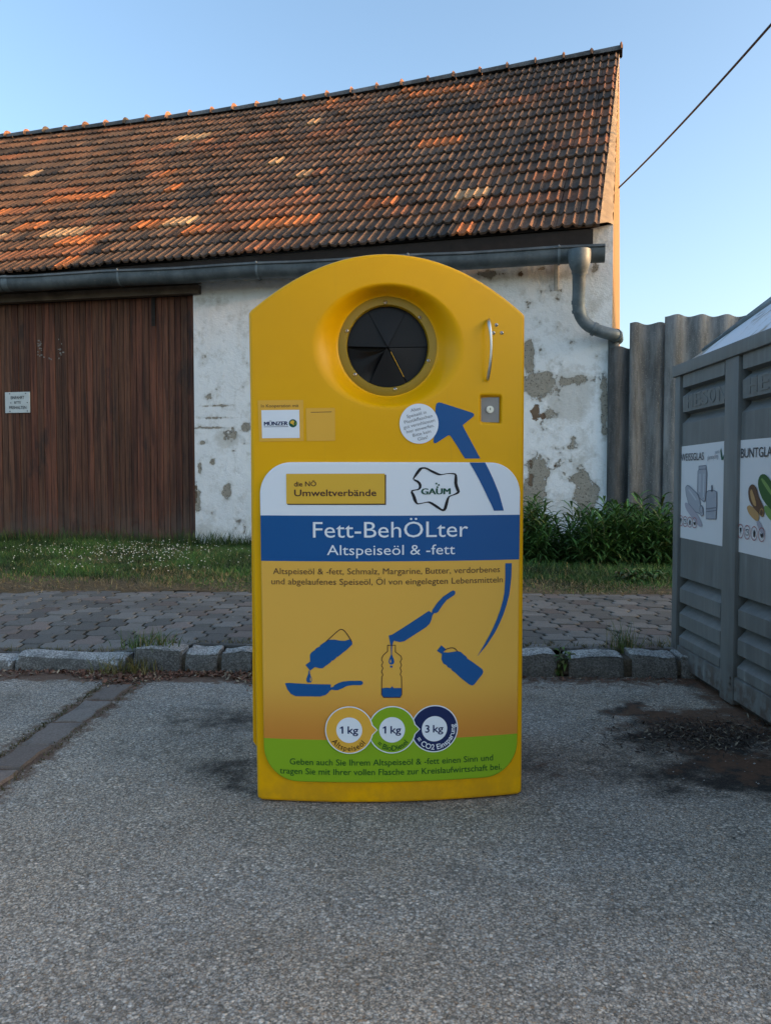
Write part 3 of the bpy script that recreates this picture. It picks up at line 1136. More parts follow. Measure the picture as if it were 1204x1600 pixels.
# straps round the gutter, soldered joints
for px in (190, 405, 640, 873, -80):
    d = ray(px, 430)
    # place along the gutter where this column crosses it
    best = min(range(0, 1101), key=lambda i: abs(topx(*(GR + gd * (i / 100)))[0] - px))
    p = GR + gd * (best / 100)
    m_ = MB()
    for a in range(len(pf) - 1):
        (a0, z0), (a1, z1) = pf[a], pf[a + 1]
        e = 1.06
        m_.add([p - gn * (a0 * e) + Vector((0, 0, z0 * e)) - gd * .013, p - gn * (a0 * e) + Vector((0, 0, z0 * e)) + gd * .013,
                p - gn * (a1 * e) + Vector((0, 0, z1 * e)) + gd * .013, p - gn * (a1 * e) + Vector((0, 0, z1 * e)) - gd * .013], [(0, 1, 2, 3)])
    m_.tube([p - gn * .02 + Vector((0, 0, .05)), p + gn * .105 + Vector((0, 0, .075))], .010, 6)
    m_.build('gutter_bracket', M['zinc_light'], gutter)
m_ = MB()
best = min(range(0, 1101), key=lambda i: abs(topx(*(GR + gd * (i / 100)))[0] - 8))
p = GR + gd * (best / 100)
for w_ in (-.05, .05):
    for a in range(len(pf) - 1):
        (a0, z0), (a1, z1) = pf[a], pf[a + 1]; e = 1.035
        q = p + gd * w_
        m_.add([q - gn * (a0 * e) + Vector((0, 0, z0 * e)) - gd * .04, q - gn * (a0 * e) + Vector((0, 0, z0 * e)) + gd * .04,
                q - gn * (a1 * e) + Vector((0, 0, z1 * e)) + gd * .04, q - gn * (a1 * e) + Vector((0, 0, z1 * e)) - gd * .04], [(0, 1, 2, 3)])
m_.build('gutter_joint', M['zinc_light'], gutter)

# downpipe: outlet funnel, bend along the wall and round the corner
m_ = MB()
pth = [at(905, 391, 7.80), at(905, 404, 7.80), at(905, 414, 7.82), at(905, 424, 7.86), at(904, 432, 7.88), at(904, 455, 7.93), at(903, 472, 7.96), at(904, 485, 7.98),
       at(908, 497, 7.985), at(916, 507, 7.985), at(928, 514, 7.98), at(942, 519, 7.97), at(955, 522, 7.97), at(962, 524, 8.0), at(964, 527, 8.08), at(965, 530, 8.25)]
rr_ = [.112, .112, .104, .074, .067, .065, .064, .066, .062, .062, .062, .062, .062, .060, .058, .056]
pth2 = smooth_open([tuple(p) + (r,) for p, r in zip(pth, rr_)], 2)
m_.tube([q[:3] for q in pth2], [q[3] for q in pth2], 18)
for a, bb in ((3, .080), (6, .070), (7, .072), (10, .071), (13, .067)):
    q = pth[a]; t = (pth[a + 1] - pth[a - 1]).normalized() * .018
    m_.tube([q - t, q + t], bb, 18)
m_.build('downpipe', M['zinc_light'], barn, True, R(50))
m_ = MB()
m_.tube([at(958, 528, 8.09), at(958, 545, 8.10), at(957, 600, 8.12)], .055, 12)
m_.build('pipe_stub', M['zinc'], barn, True)
m_ = MB()
q0, q1 = at(871, 400, 8.07), at(870, 452, 8.16)
cz = (q0.z + q1.z) / 2
sx = (WA.x - q1.x) / wd_.x
m_.bbox(wallpt(sx, cz, .012), (.045, .012, q0.z - q1.z), .003, 0, None, (wd_, wn, Vector((0, 0, 1))))
for zz in (.1, .25, .38): m_.tube([wallpt(sx, q1.z + zz * .5, .016), wallpt(sx, q1.z + zz * .5, .024)], .008, 8)
m_.build('wall_strap', simple('limed_iron', (.40, .40, .38), .8, .0, var=.25, scale=20), barn)

# barn door: vertical boards
b = MB()
DZ0, DZ1 = at(150, 853, 9.15).z, lz - .045
bw = .084; s = s_door + .012
while s < s_door2 - .01:
    wdb = bw * rnd.uniform(.9, 1.1)
    k = rnd.uniform(.7, 1.3); rdn = rnd.uniform(.9, 1.15)
    zz0 = DZ0 + rnd.uniform(-.012, .012)
    b.bbox((wallpt(s + wdb / 2, 0, IN + .018 + rnd.uniform(-.003, .003)) + Vector((0, 0, (zz0 + DZ1) / 2))), (wdb - .006, .036, DZ1 - zz0), .004, 0, (k * rdn, k, k), (wd_, wn, Vector((0, 0, 1))))
    s += wdb
door = b.build('barn_door', M['wood'], barn)
b = MB()
quad(b, [wallpt(s_door, DZ0 + .02, IN - .01), wallpt(s_door, DZ1 + .1, IN - .01), wallpt(s_door2, DZ1 + .1, IN - .01), wallpt(s_door2, DZ0 + .02, IN - .01)][::-1])
b.build('door_backing', M['dark_timber'], door)
sdoor = lambda px, py: (lambda p: (WA - Vector((p.x, p.y, 0))).dot(wd_))(at(px, py, 9.0 + (302 - px) * .00165))
b = MB()
q0, q1 = at(237, 462, 9.1), at(236, 500, 9.1)
b.bbox(wallpt(sdoor(237, 480), (q0.z + q1.z) / 2, IN + .045), (.045, .012, (q0.z - q1.z) + .12), .003, 0, None, (wd_, wn, Vector((0, 0, 1))))
b.build('hinge_strap', simple('rusty_iron', (.02, .016, .014), .8, .3, var=.4, scale=20), door)
b = MB()
for i in range(26):
    px = rnd.choice([rnd.uniform(56, 62), rnd.uniform(88, 96), rnd.uniform(56, 80)]); py = rnd.uniform(528, 562) if px < 63 or px > 86 else rnd.uniform(556, 562)
    z_ = at(px, py, 9.35).z
    b.bbox(wallpt(sdoor(px, py), z_, IN + .040), (rnd.uniform(.008, .03), .004, rnd.uniform(.008, .02)), .001, 0, None, (wd_, wn, Vector((0, 0, 1))))
tag(b.build('glue_residue', simple('old_glue', (.20, .19, .18), .9, var=.4, scale=40), door), kind='stuff')
# small enamel sign screwed on the door
sg = empty('door_sign'); tag(sg, 'small white notice screwed to the brown barn door at the left', 'sign')
sL, sR_ = sdoor(5, 628), sdoor(44, 628)
zT, zB_ = at(24, 611, 9.4).z, at(24, 644, 9.4).z
b = MB()
b.bbox(wallpt((sL + sR_) / 2, (zT + zB_) / 2, IN + .046), (abs(sL - sR_), .010, zT - zB_), .004, 0, None, (wd_, wn, Vector((0, 0, 1))))
b.build('sign_plate', simple('enamel_white', (.52, .56, .56), .5, var=.06, scale=12), sg)
Psg = lambda u, v, off: wallpt(sL - u, zB_ + v, IN + .052 + off)
b = MB(); W_ = sL - sR_; H_ = zT - zB_
put_text(b, 'EINFAHRT', Psg, (W_ * .24, H_ * .66), (W_ * .78, H_ * .66), H_ * .14, .001, .012)
put_text(b, 'BITTE', Psg, (W_ * .38, H_ * .44), (W_ * .64, H_ * .44), H_ * .11, .001, .012)
put_text(b, 'FREIHALTEN', Psg, (W_ * .17, H_ * .19), (W_ * .86, H_ * .18), H_ * .14, .001, .012)
put_poly(b, circ((W_ * .24, H_ * .48), W_ * .02, 10), Psg, .001)
put_poly(b, circ((W_ * .90, H_ * .48), W_ * .02, 10), Psg, .001)
b.build('lettering', M['black_ink'], sg)
for (u, v) in ((.2, .92), (.84, .92), (.2, .08), (.9, .08)):
    b = MB(); b.tube([Psg(W_ * u, H_ * v, -.002), Psg(W_ * u, H_ * v, .004)], .008, 8)
    b.build('screw', M['grey_ink'], sg)

# ------------------------------------------------------------------ corrugated fence
fence = empty('corrugated_fence'); tag(fence, 'grey weathered corrugated sheet fence between the barn corner and the glass container', 'fence')


def sheet(x0, x1, ztop, y, wl=.255, ph=0.0, tint=1.0, amp=.017):
    n = int((x1 - x0) / .012); nz = 12
    xs = np.linspace(x0, x1, n); zs = np.linspace(.1, ztop, nz)
    X, Z = np.meshgrid(xs, zs)
    Y = y + amp * np.cos(2 * np.pi * (X - x0) / wl + ph)
    top = np.zeros_like(Z); top[-1] = 1
    Z = Z + top * (-.0 + .011 * np.cos(2 * np.pi * (X - x0) / wl + ph + 2.6))
    V = np.concatenate([np.stack([X.ravel(), Y.ravel(), Z.ravel()], 1), np.stack([X.ravel(), Y.ravel() + .009, Z.ravel()], 1)])
    F = gridfaces(n, nz)
    F2 = F[:, ::-1] + n * nz
    i = np.arange(n - 1); tp = (nz - 1) * n
    T = np.stack([tp + i, tp + i + 1, n * nz + tp + i + 1, n * nz + tp + i], 1)
    j = np.arange(nz - 1) * n
    Lf = np.stack([j + n * nz, j, j + n, j + n + n * nz], 1)
    j2 = j + n - 1
    Rt = np.stack([j2, j2 + n * nz, j2 + n + n * nz, j2 + n], 1)
    F = np.concatenate([F, F2, T, Lf, Rt])
    return np_mesh('sheet', V, F, M['fibre'], fence, True, tint=np.full((len(F), 3), tint))


fy = 8.02
xa, xb, xc, xd = at(950, 700, fy).x, at(981, 700, fy).x, at(1034, 700, fy).x, at(1178, 700, fy).x
sheet(xa, xb + .06, at(960, 542, fy).z, fy + .03, ph=1.0, tint=.55)
sheet(xb, xc + .08, at(1000, 505, fy).z, fy - .0, ph=2.2, tint=.9)
sheet(xc, xd, at(1080, 494, fy).z, fy - .045, ph=.7, tint=1.12)
sheet(xd - .05, xd + 1.0, at(1180, 500, fy).z, fy, ph=.7, tint=1.0)
sheet(xd + .9, xd + 3.2, at(1180, 496, fy).z, fy - .04, ph=.7, tint=1.0)
b = MB()
for x_ in (xa + .02, xc + .12, xd + .2, xd + 2):
    b = MB(); b.bbox((x_ + .05, fy + .12, 1.0), (.08, .08, 2.0), .008)
    b.build('fence_post', M['timber'], fence)

# ------------------------------------------------------------------ overhead cable
b = MB()
c0, c1 = at(962, 297, 12.6), at(1225, 14, 7.2)
pts = []
for i in range(31):
    t = i / 30; p = c0.lerp(c1, t); p.z -= .10 * 4 * t * (1 - t) * .5; pts.append(p)
e = (c1 - c0)
for i in range(1, 8): pts.append(c1 + e * (.08 * i))
b.tube(pts, .0125, 8)
tag(b.build('overhead_cable', M['cable'], None, True), 'thin black cable slanting up from the barn gable across the sky', 'cable')

# ------------------------------------------------------------------ unseen long building, added far to the right to shade the yard
nb = empty('added_shade_building', (64, -8, 0)); tag(nb, 'long unseen building added far to the right to shade the yard', 'building')
b = MB(); b.box((0, 0, 3.4), (8, 110, 6.8)); b.build('wall', M['shade_wall'], nb)
b = MB(); b.add([(-4.5, -55.5, 6.7), (-4.5, 55.5, 6.7), (0, 55.5, 10.3), (0, -55.5, 10.3), (4.5, -55.5, 6.7), (4.5, 55.5, 6.7)], [(0, 3, 2, 1), (3, 4, 5, 2), (0, 4, 3), (1, 2, 5)]); b.build('roof', M['roof'], nb)
for i in range(18):
    for z_ in (1.7, 4.7):
        b = MB(); b.bbox((-4.02, -51 + i * 6, z_), (.08, 1.1, 1.5), .02); b.build('window', M['glass_dark'], nb)

# ------------------------------------------------------------------ yellow collection bin
BM = (BL + BR) / 2
YAW = math.atan2(BR.y - BL.y, BR.x - BL.x)
bin_ = empty('oil_collection_bin', (BM.x, BM.y, 0), YAW)
tag(bin_, 'tall yellow plastic cooking oil bin with round black opening and printed front panel', 'collection bin')
BULGE = .042
cY, sY = math.cos(YAW), math.sin(YAW)


def surf(x, z=0): return -BULGE * (1 - (x / .40) ** 2)


def binpt(px, py, dy=0.0, flat_y=None):
    d = ray(px, py)
    o = Vector((0, 0, CAM_H)) - Vector((BM.x, BM.y, 0))
    ol = Vector((o.x * cY + o.y * sY, -o.x * sY + o.y * cY, o.z))
    dl = Vector((d.x * cY + d.y * sY, -d.x * sY + d.y * cY, d.z))
    y = 0
    for _ in range(12):
        k = (y - ol.y) / dl.y
        x = ol.x + dl.x * k
        y = (surf(x) + dy) if flat_y is None else flat_y
    k = (y - ol.y) / dl.y
    p = ol + dl * k
    return (p.x, p.z)


def panel_shell(name, xc, hw, zb, zt, yf, nx, nz, bev, yend, mat, parent, rel=False, hole=None, cap=False, edge=True):
    """a moulded panel: grid over the outline (inset by bev), rounded edge, side wall back to yend"""
    u = np.linspace(-1, 1, nx); s = np.sin(u * np.pi / 2) * .55 + u * .45 if edge else u
    s = np.sin(s * np.pi / 2) if edge == 2 else s
    t = np.linspace(0, 1, nz)
    Sg, Tg = np.meshgrid(s, t)
    Z = zb(Sg) + Tg * (zt(Sg) - zb(Sg))
    X = xc(Z) + Sg * hw(Z)
    Y = yf(X, Z)
    V = np.stack([X.ravel(), Y.ravel(), Z.ravel()], 1)
    F = gridfaces(nx, nz)
    if hole is not None:
        cen = V[F].mean(1)
        F = F[~hole(cen[:, 0], cen[:, 2])]
    idx = np.arange(nx * nz).reshape(nz, nx)
    loop = np.concatenate([idx[0, :], idx[1:, -1], idx[-1, -2::-1], idx[-2:0:-1, 0]])
    P = V[loop]
    nxt, prv = np.roll(P, -1, 0), np.roll(P, 1, 0)
    tv = nxt - prv
    nv = np.stack([tv[:, 2], -tv[:, 0]], 1)
    nv /= np.maximum(np.linalg.norm(nv, axis=1, keepdims=True), 1e-9)
    rings = []
    K = 6
    for k in range(1, K + 1):
        a = math.pi / 2 * k / K
        rings.append(np.stack([P[:, 0] + nv[:, 0] * bev * math.sin(a), P[:, 1] + bev * (1 - math.cos(a)), P[:, 2] + nv[:, 1] * bev * math.sin(a)], 1))
    last = rings[-1].copy()
    last[:, 1] = (P[:, 1] + yend) if rel else yend
    rings.append(last)
    n = len(loop); base = len(V)
    allV = np.concatenate([V] + rings)
    Fs = [F]
    prev = loop; m = np.arange(n)
    for k in range(len(rings)):
        cur = base + k * n + m
        Fs.append(np.stack([prev, np.roll(cur, 0), np.roll(cur, -1), np.roll(prev, -1)], 1))
        prev = cur
    F = np.concatenate(Fs)
    o = np_mesh(name, allV, F, mat, parent, True)
    if cap:
        c = MB(); c.add(rings[-1], [tuple(range(n))[::-1]])
        c.build('back_panel', mat, o)
    return o


# front shell
xl0, xr0 = binpt(402, 1252)[0], binpt(815, 1243)[0]
xl1, zl1 = binpt(388, 490); xr1, zr1 = binpt(820, 487)
ztop = binpt(603, 398)[1]; zsh = (zl1 + zr1) / 2
BV = .012
hwf = lambda z: ((xr0 - xl0) / 2 + ((xr1 - xl1) / 2 - (xr0 - xl0) / 2) * z / zsh) - BV
xcf = lambda z: (xl0 + xr0) / 2 + ((xl1 + xr1) / 2 - (xl0 + xr0) / 2) * z / zsh
RIM_Y = .020
hc = binpt(605.5, 541, flat_y=RIM_Y); oc = binpt(607, 541)
RH, RI = .1185, .146
OA, OB = .219, .176
pk0 = binpt(749, 616); pk1 = binpt(784, 663)
px0, px1, pz0, pz1 = pk0[0], pk1[0], pk1[1], pk0[1]


def sst(v, lo, hi):
    t = np.clip((v - lo) / (hi - lo), 0, 1); return t * t * (3 - 2 * t)


def front_y(X, Z):
    y = -BULGE * (1 - (X / .40) ** 2)
    di = np.maximum(0, np.hypot(X - hc[0], Z - hc[1]) - RI)
    eo = np.sqrt(((X - oc[0]) / OA) ** 2 + ((Z - oc[1]) / OB) ** 2)
    do = np.maximum(0, 1 - eo) * .19
    t = np.where(eo >= 1, 1.0, di / np.maximum(di + do, 1e-6))
    s_ = 1 - (1 - t) ** 1.9
    s_ = s_ * .55 + (t * t * (3 - 2 * t)) * .45
    y = y * s_ + RIM_Y * (1 - s_)
    e = .008
    m = sst(X, px0, px0 + e) * (1 - sst(X, px1 - e, px1)) * sst(Z, pz0, pz0 + e) * (1 - sst(Z, pz1 - e, pz1))
    return y + .018 * m


front = panel_shell('front_shell', xcf, hwf, lambda s: 0 * s + .003 + BV, lambda s: ztop + .005 - BV - (ztop - zsh) * s * s,
                    front_y, 260, 420, BV, .050, M['yellow'], bin_, hole=lambda x, z: np.hypot(x - hc[0], z - hc[1]) < RH + .010)
# body behind, a little wider on the left
body = panel_shell('body', lambda z: -.006 + 0 * z, lambda z: .404 - .006 + 0 * z, lambda s: .128 + .03 * np.clip((np.abs(s) - .9) / .1, 0, 1) ** 2,
                   lambda s: ztop - .03 - (ztop - zsh) * s * s, lambda X, Z: .056 + 0 * X, 60, 60, .006, .62, M['yellow'], bin_, cap=True)
b = MB(); b.bbox((0, .33, .075), (.70, .50, .146), .012); b.build('plinth', M['yellow'], bin_)

# opening rim, flaps, screws
b = MB(); n = 96
rings = [(RH - .001, RIM_Y + .012), (RH, RIM_Y + .002), (RH + .002, RIM_Y - .002), (RI - .006, RIM_Y - .002), (RI - .001, RIM_Y + .0005)]
vs = [(hc[0] + math.cos(2 * math.pi * i / n) * r, y, hc[1] + math.sin(2 * math.pi * i / n) * r) for r, y in rings for i in range(n)]
b.add(vs, [(k * n + i, k * n + (i + 1) % n, (k + 1) * n + (i + 1) % n, (k + 1) * n + i) for k in range(len(rings) - 1) for i in range(n)])
b.build('opening_rim', M['shaded_rim'], front, True, R(40))
slit = [1, 62, 119, 179, 243, 299, 361]
tipd = [.002, .014, .004, .016, .024, .012]
for k in range(6):
    a0, a1 = slit[k], slit[k + 1]
    gap0 = {3: 0.0, 5: .7}.get(k, .45)
    b = MB(); m = 14; q = 6
    tip = {4: (-.004, -.004), 3: (-.006, -.010), 5: (.004, -.003)}.get(k, (0, 0))
    vs, fs = [], []
    for j in range(q + 1):
        for i in range(m + 1):
            f = j / q
            an = R(a0 + gap0 + (a1 - a0 - gap0 - .15) * i / m)
            r = (RH + .006) * f
            curl = tipd[k] * (1 - f) ** 1.2
            edge_ = (-.010 if k == 3 else 0) * (f * (1 - f) * 4) * max(0, 1 - i / m * 3)
            edge_ += (.010 if k == 3 else 0) * (f * (1 - f) * 4) * max(0, i / m * 3 - 2)
            vs.append((hc[0] + tip[0] * (1 - f) + math.cos(an) * r, RIM_Y + .016 + .0012 * (k % 2) - curl + edge_ + .0006 * k,
                       hc[1] + tip[1] * (1 - f) + math.sin(an) * r - (.012 * (f * (1 - f) * 4) * max(0, 1 - i / m * 2.2) if k == 3 else 0)))
    for j in range(q):
        for i in range(m):
            fs.append((j * (m + 1) + i, j * (m + 1) + i + 1, (j + 1) * (m + 1) + i + 1, (j + 1) * (m + 1) + i))
    b.add(vs, fs)
    b.build('rubber_flap', M['rubber'], front, True)
b = MB()
b.add([(hc[0] + math.cos(R(i * 7.5)) * (RH + .02), RIM_Y + .030, hc[1] + math.sin(R(i * 7.5)) * (RH + .02)) for i in range(48)], [tuple(range(48))])
b.build('dark_inside_disc', M['black'], front)  # black disc standing in for the dark inside of the bin
# sliver of yellow showing through one slit
b = MB()
a = R(299.2); r0, r1 = .018, .098
c_, s_ = math.cos(a), math.sin(a); tv = (-s_ * .0007, c_ * .0007)
p0 = (hc[0] + c_ * r0, hc[1] + s_ * r0); p1 = (hc[0] + c_ * r1, hc[1] + s_ * r1)
b.add([(p0[0] - tv[0], RIM_Y - .003, p0[1] - tv[1]), (p1[0] - tv[0], RIM_Y + .0145, p1[1] - tv[1]), (p1[0] + tv[0], RIM_Y + .0145, p1[1] + tv[1]), (p0[0] + tv[0], RIM_Y - .003, p0[1] + tv[1])], [(0, 1, 2, 3)])
b.build('slit_edge', M['ocher'], front)


def screw(x, z, y, r, parent, name='screw'):
    b = MB()
    n = 16
    vs = []
    for k, (rr, yy) in enumerate(((1.25, 0), (1.2, .12), (.95, .5), (.5, .72), (.42, .68), (.40, .35))):
        vs += [(x + math.cos(2 * math.pi * i / n) * r * rr, y - yy * r, z + math.sin(2 * math.pi * i / n) * r * rr) for i in range(n)]
    b.add(vs, [(k * n + i, k * n + (i + 1) % n, (k + 1) * n + (i + 1) % n, (k + 1) * n + i) for k in range(5) for i in range(n)])
    b.add(vs[5 * n:], [tuple(range(n))], 1)
    return b.build(name, [M['steel'], M['black']], parent, True, R(40))


for an in (93, 42, -19, -80, -139, 160):
    screw(hc[0] + math.cos(R(an)) * (RH + .0075), hc[1] + math.sin(R(an)) * (RH + .0075), RIM_Y - .002, .0048, front)
for q in ((775, 507.5), (783.5, 520), (770.5, 520)):
    p = binpt(*q); screw(p[0], p[1], surf(p[0]), .0045, front)

# lever handle
b = MB()
hp = [(763.5, 499, .002, .0045), (762.5, 502, .016, .0075), (763.8, 507, .026, .0070), (766, 518, .032, .0055), (767.3, 535, .034, .0048), (767.0, 552, .034, .0048), (765.4, 570, .030, .0055), (763, 584, .022, .0062), (761.5, 592, .012, .0062), (761.5, 594, .004, .0045)]
pts = []
for x, y, pr, r in hp:
    p = binpt(x, y, -pr); pts.append((p[0], surf(p[0]) - pr, p[1], r))
pts = smooth_open(pts, 2)
b.tube([p[:3] for p in pts], [p[3] * .78 for p in pts], 12)
b.build('handle', M['steel'], front, True)
# lock pocket plate and cylinder
pcx, pcz = (px0 + px1) / 2, (pz0 + pz1) / 2
yb = surf(pcx) + .018
b = MB(); b.bbox((pcx - .001, yb - .001, pcz), (px1 - px0 - .012, .006, pz1 - pz0 - .012), .001)
lp = b.build('lock_plate', M['lock'], front)
b = MB()
lc = binpt(764.5, 640, .016)
b.tube([(lc[0], yb - .003, lc[1]), (lc[0], yb - .010, lc[1])], .0105, 24)
b.tube([(lc[0], yb - .009, lc[1]), (lc[0], yb - .013, lc[1])], .0075, 20)
b.bbox((lc[0], yb - .0136, lc[1] + .001), (.002, .001, .007), .0003, 1)
b.build('lock_cylinder', [M['steel'], M['black']], lp, True, R(40))

# front information panel
PT = .011
pl0 = binpt(406.5, 805, -PT)[0]; pr0 = binpt(812, 803, -PT)[0]
pl1 = binpt(412, 1165, -PT)[0]; pr1 = binpt(808, 1160, -PT)[0]
pzt = binpt(609, 722, -PT)[1]; pzb = binpt(611, 1223, -PT)[1]
zA, zBt = binpt(609, 805, -PT)[1], binpt(609, 1165, -PT)[1]
PB = .004
lerp_ = lambda a, b_, z: a + (b_ - a) * (z - zA) / (zBt - zA)
hwp = lambda z: (lerp_(pr0, pr1, z) - lerp_(pl0, pl1, z)) / 2 - PB
xcp = lambda z: (lerp_(pr0, pr1, z) + lerp_(pl0, pl1, z)) / 2
rT, rB = .088, .098


def cornr(s, r):
    hw_ = (pr0 - pl0) / 2
    k = np.clip((np.abs(s) * hw_ - (hw_ - r)) / r, 0, 1)
    return r * (1 - np.sqrt(np.maximum(0, 1 - k * k)))


z_w = (binpt(410, 806, -PT)[1] + binpt(810, 803.5, -PT)[1]) / 2
z_b = (binpt(410, 877, -PT)[1] + binpt(810, 873.5, -PT)[1]) / 2
z_g = (binpt(416, 1153, -PT)[1] + binpt(806, 1147, -PT)[1]) / 2


def mk_panel():
    t = NT('printed_panel')
    z = t.sep(t.obj())[2]
    gt = lambda v: t.math('GREATER_THAN', z, v)
    mr = t.sstep(z, z_g - .02, z_g + .20)
    yel = t.mix(mr, (.58, .225, .035), (.76, .42, .068))
    c = t.mix(gt(z_g), (.235, .40, .014), yel)
    c = t.mix(gt(z_b), c, (.006, .086, .275))
    c = t.mix(gt(z_w), c, (.76, .80, .86))
    sc_ = t.sstep(t.noise(40, 6, .8, t.obj((1, 1, .3))), .68, .74)
    c = t.mix(t.math('MULTIPLY', sc_, .12), c, (.5, .45, .4))
    return t.out(c, t.ramp(t.noise(7, 5), [(.3, .36), (.7, .46)]), 0, .25)


M['panel'] = mk_panel()
panel = panel_shell('front_panel', xcp, hwp, lambda s: pzb + PB + cornr(s, rB), lambda s: pzt - PB - cornr(s, rT),
                    lambda X, Z: -BULGE * (1 - (X / .40) ** 2) - PT, 160, 120, PB, PT - .001, M['panel'], bin_, rel=True, edge=2)
PP = lambda u, v, off: (u, surf(u) - PT - off, v)          # on the panel
PF = lambda u, v, off: (u, surf(u) - off, v)               # on the shell
ip = lambda px, py: binpt(px, py, -PT)
PXM = 2.2 / 1200                                            # metres per photo pixel on the bin


def crop(ox, oy, sc, pts): return [(ox + x / sc, oy + y / sc) for x, y in pts]


def on_panel(pts): return [ip(*q) for q in pts]


def ptext(name, s, x0, y0, x1, y1, hpx, mat, bold=0.0, off=.0012, parent=None, P=PP, f=ip):
    b = MB(); put_text(b, s, P, f(x0, y0), f(x1, y1), hpx * PXM, off, bold)
    return b.build(name, mat, parent or panel)


ptext('lettering', 'Fett-BehÖLter', 488.9, 840.0, 730.8, 838.3, 24.2, M['white'], .0)
ptext('lettering', 'Altspeiseöl & -fett', 510.7, 867.2, 710.5, 865.8, 15.4, M['white'], .0)
b = MB()
put_text(b, 'Altspeiseöl & -fett, Schmalz, Margarine, Butter, verdorbenes', PP, ip(426.6, 896.8), ip(780.5, 893.9), 9.3 * PXM, .0012)
b.build('lettering', M['text_brown'], panel); b = MB()
put_text(b, 'und abgelaufenes Speiseöl, Öl von eingelegten Lebensmitteln', PP, ip(424, 912.8), ip(785, 909.8), 9.3 * PXM, .0012)
b.build('lettering', M['text_brown'], panel)
b = MB()
put_text(b, 'Geben auch Sie Ihrem Altspeiseöl & -fett einen Sinn und', PP, ip(452.6, 1194.3), ip(769.8, 1188.0), 9.6 * PXM, .0012, .004)
b.build('lettering', M['text_green'], panel); b = MB()
put_text(b, 'tragen Sie mit Ihrer vollen Flasche zur Kreislaufwirtschaft bei.', PP, ip(437, 1208.3), ip(783, 1202.0), 9.6 * PXM, .0012, .004)
b.build('lettering', M['text_green'], panel)

# "die NÖ Umweltverbände" plate
b = MB(); K = lambda pts: on_panel(crop(440, 725, 6.02, pts))
put_poly(b, K([(54, 102), (981, 100), (980, 384), (54, 384)]), PP, .0010, 0)
put_poly(b, K([(42, 92), (968, 90), (968, 372), (44, 374)]), PP, .0015, 1)
q = K([(116, 211), (325, 208), (118, 302), (890, 300)])
put_text(b, 'die NÖ', PP, q[0], q[1], 7.4 * PXM, .002, .014, 2)
put_text(b, 'Umweltverbände', PP, q[2], q[3], 9.9 * PXM, .002, .014, 2)
b.build('association_logo', [M['brown_ink'], M['ocher'], M['purple_ink']], panel)
# regional outline logo
b = MB(); raw = [(150, 205, 8), (170, 170, 22), (215, 110, 30), (235, 97, 14), (270, 97, 14), (330, 130, 22), (390, 158, 20), (420, 160, 7), (480, 148, 7), (530, 150, 12), (552, 157, 18), (553, 200, 30), (551, 250, 30), (572, 305, 30), (580, 325, 24), (545, 345, 12), (505, 358, 8), (482, 372, 18), (465, 430, 30), (450, 488, 28), (425, 497, 16), (380, 465, 24), (310, 420, 20), (285, 418, 8), (220, 432, 8), (188, 436, 14), (168, 400, 30), (157, 360, 28), (132, 315, 18), (165, 305, 8), (205, 300, 14), (222, 270, 26), (205, 230, 24), (158, 207, 12)]
pts = smooth_open(raw, 1)
put_stroke(b, [ip(620 + x / 6.02, 715 + y / 6.02) for x, y, _ in pts], PP, .0012, [w_ / 6.02 * PXM for *_, w_ in pts], 0)
q = on_panel(crop(620, 715, 6.02, [(230, 346), (500, 344)]))
for k_ in range(4): put_text(b, 'GAUM', PP, (q[0][0] + (k_ - 1.5) * .42 * PXM, q[0][1]), (q[1][0] + (k_ - 1.5) * .42 * PXM, q[1][1]), 9.2 * PXM, .0014 + k_ * .0001, 0, 1)
for (x, y) in ((370, 244), (392, 257), (379, 278)):
    put_poly(b, circ(ip(620 + x / 6.02, 715 + y / 6.02), 1.5 * PXM, 12), PP, .0014, 1)
b.build('regional_logo', [M['black_ink'], M['logo_green']], panel)
# blue arrow: tail and shaft on the panel, head on the shell
b = MB()
put_poly(b, on_panel(crop(620, 715, 6.02, [(680, 46), (828, 46), (868, 125), (903, 200), (960, 340), (1003, 498), (910, 500), (888, 445), (860, 390), (815, 295), (770, 205), (725, 122)])), PP, .0012)
b.build('printed_arrow', M['blue'], panel); b = MB()
put_poly(b, on_panel([(789, 880), (799, 880), (798.5, 900), (797, 915), (795, 930), (791, 945), (786, 960), (780, 974), (773, 988), (760, 1008), (745, 1026), (758, 1004), (764, 993), (770, 981), (776, 967), (781, 953), (785, 939), (787.5, 926), (788.8, 905)]), PP, .0012)
b.build('printed_arrow', M['blue'], panel)
b = MB()
raw = [(600, 250), (604, 190), (616, 152), (640, 140), (670, 144), (860, 206), (1036, 262), (1056, 280), (1052, 303), (1000, 345), (922, 408), (930, 430), (1030, 615), (1128, 800), (948, 800), (905, 735), (860, 660), (785, 545), (770, 528), (752, 528), (690, 568), (612, 618), (590, 622), (578, 606), (582, 560), (598, 420)]
put_poly(b, [binpt(*q) for q in crop(600, 610, 7.525, raw)], PF, .0012)
b.build('arrow_head', M['blue'], front)

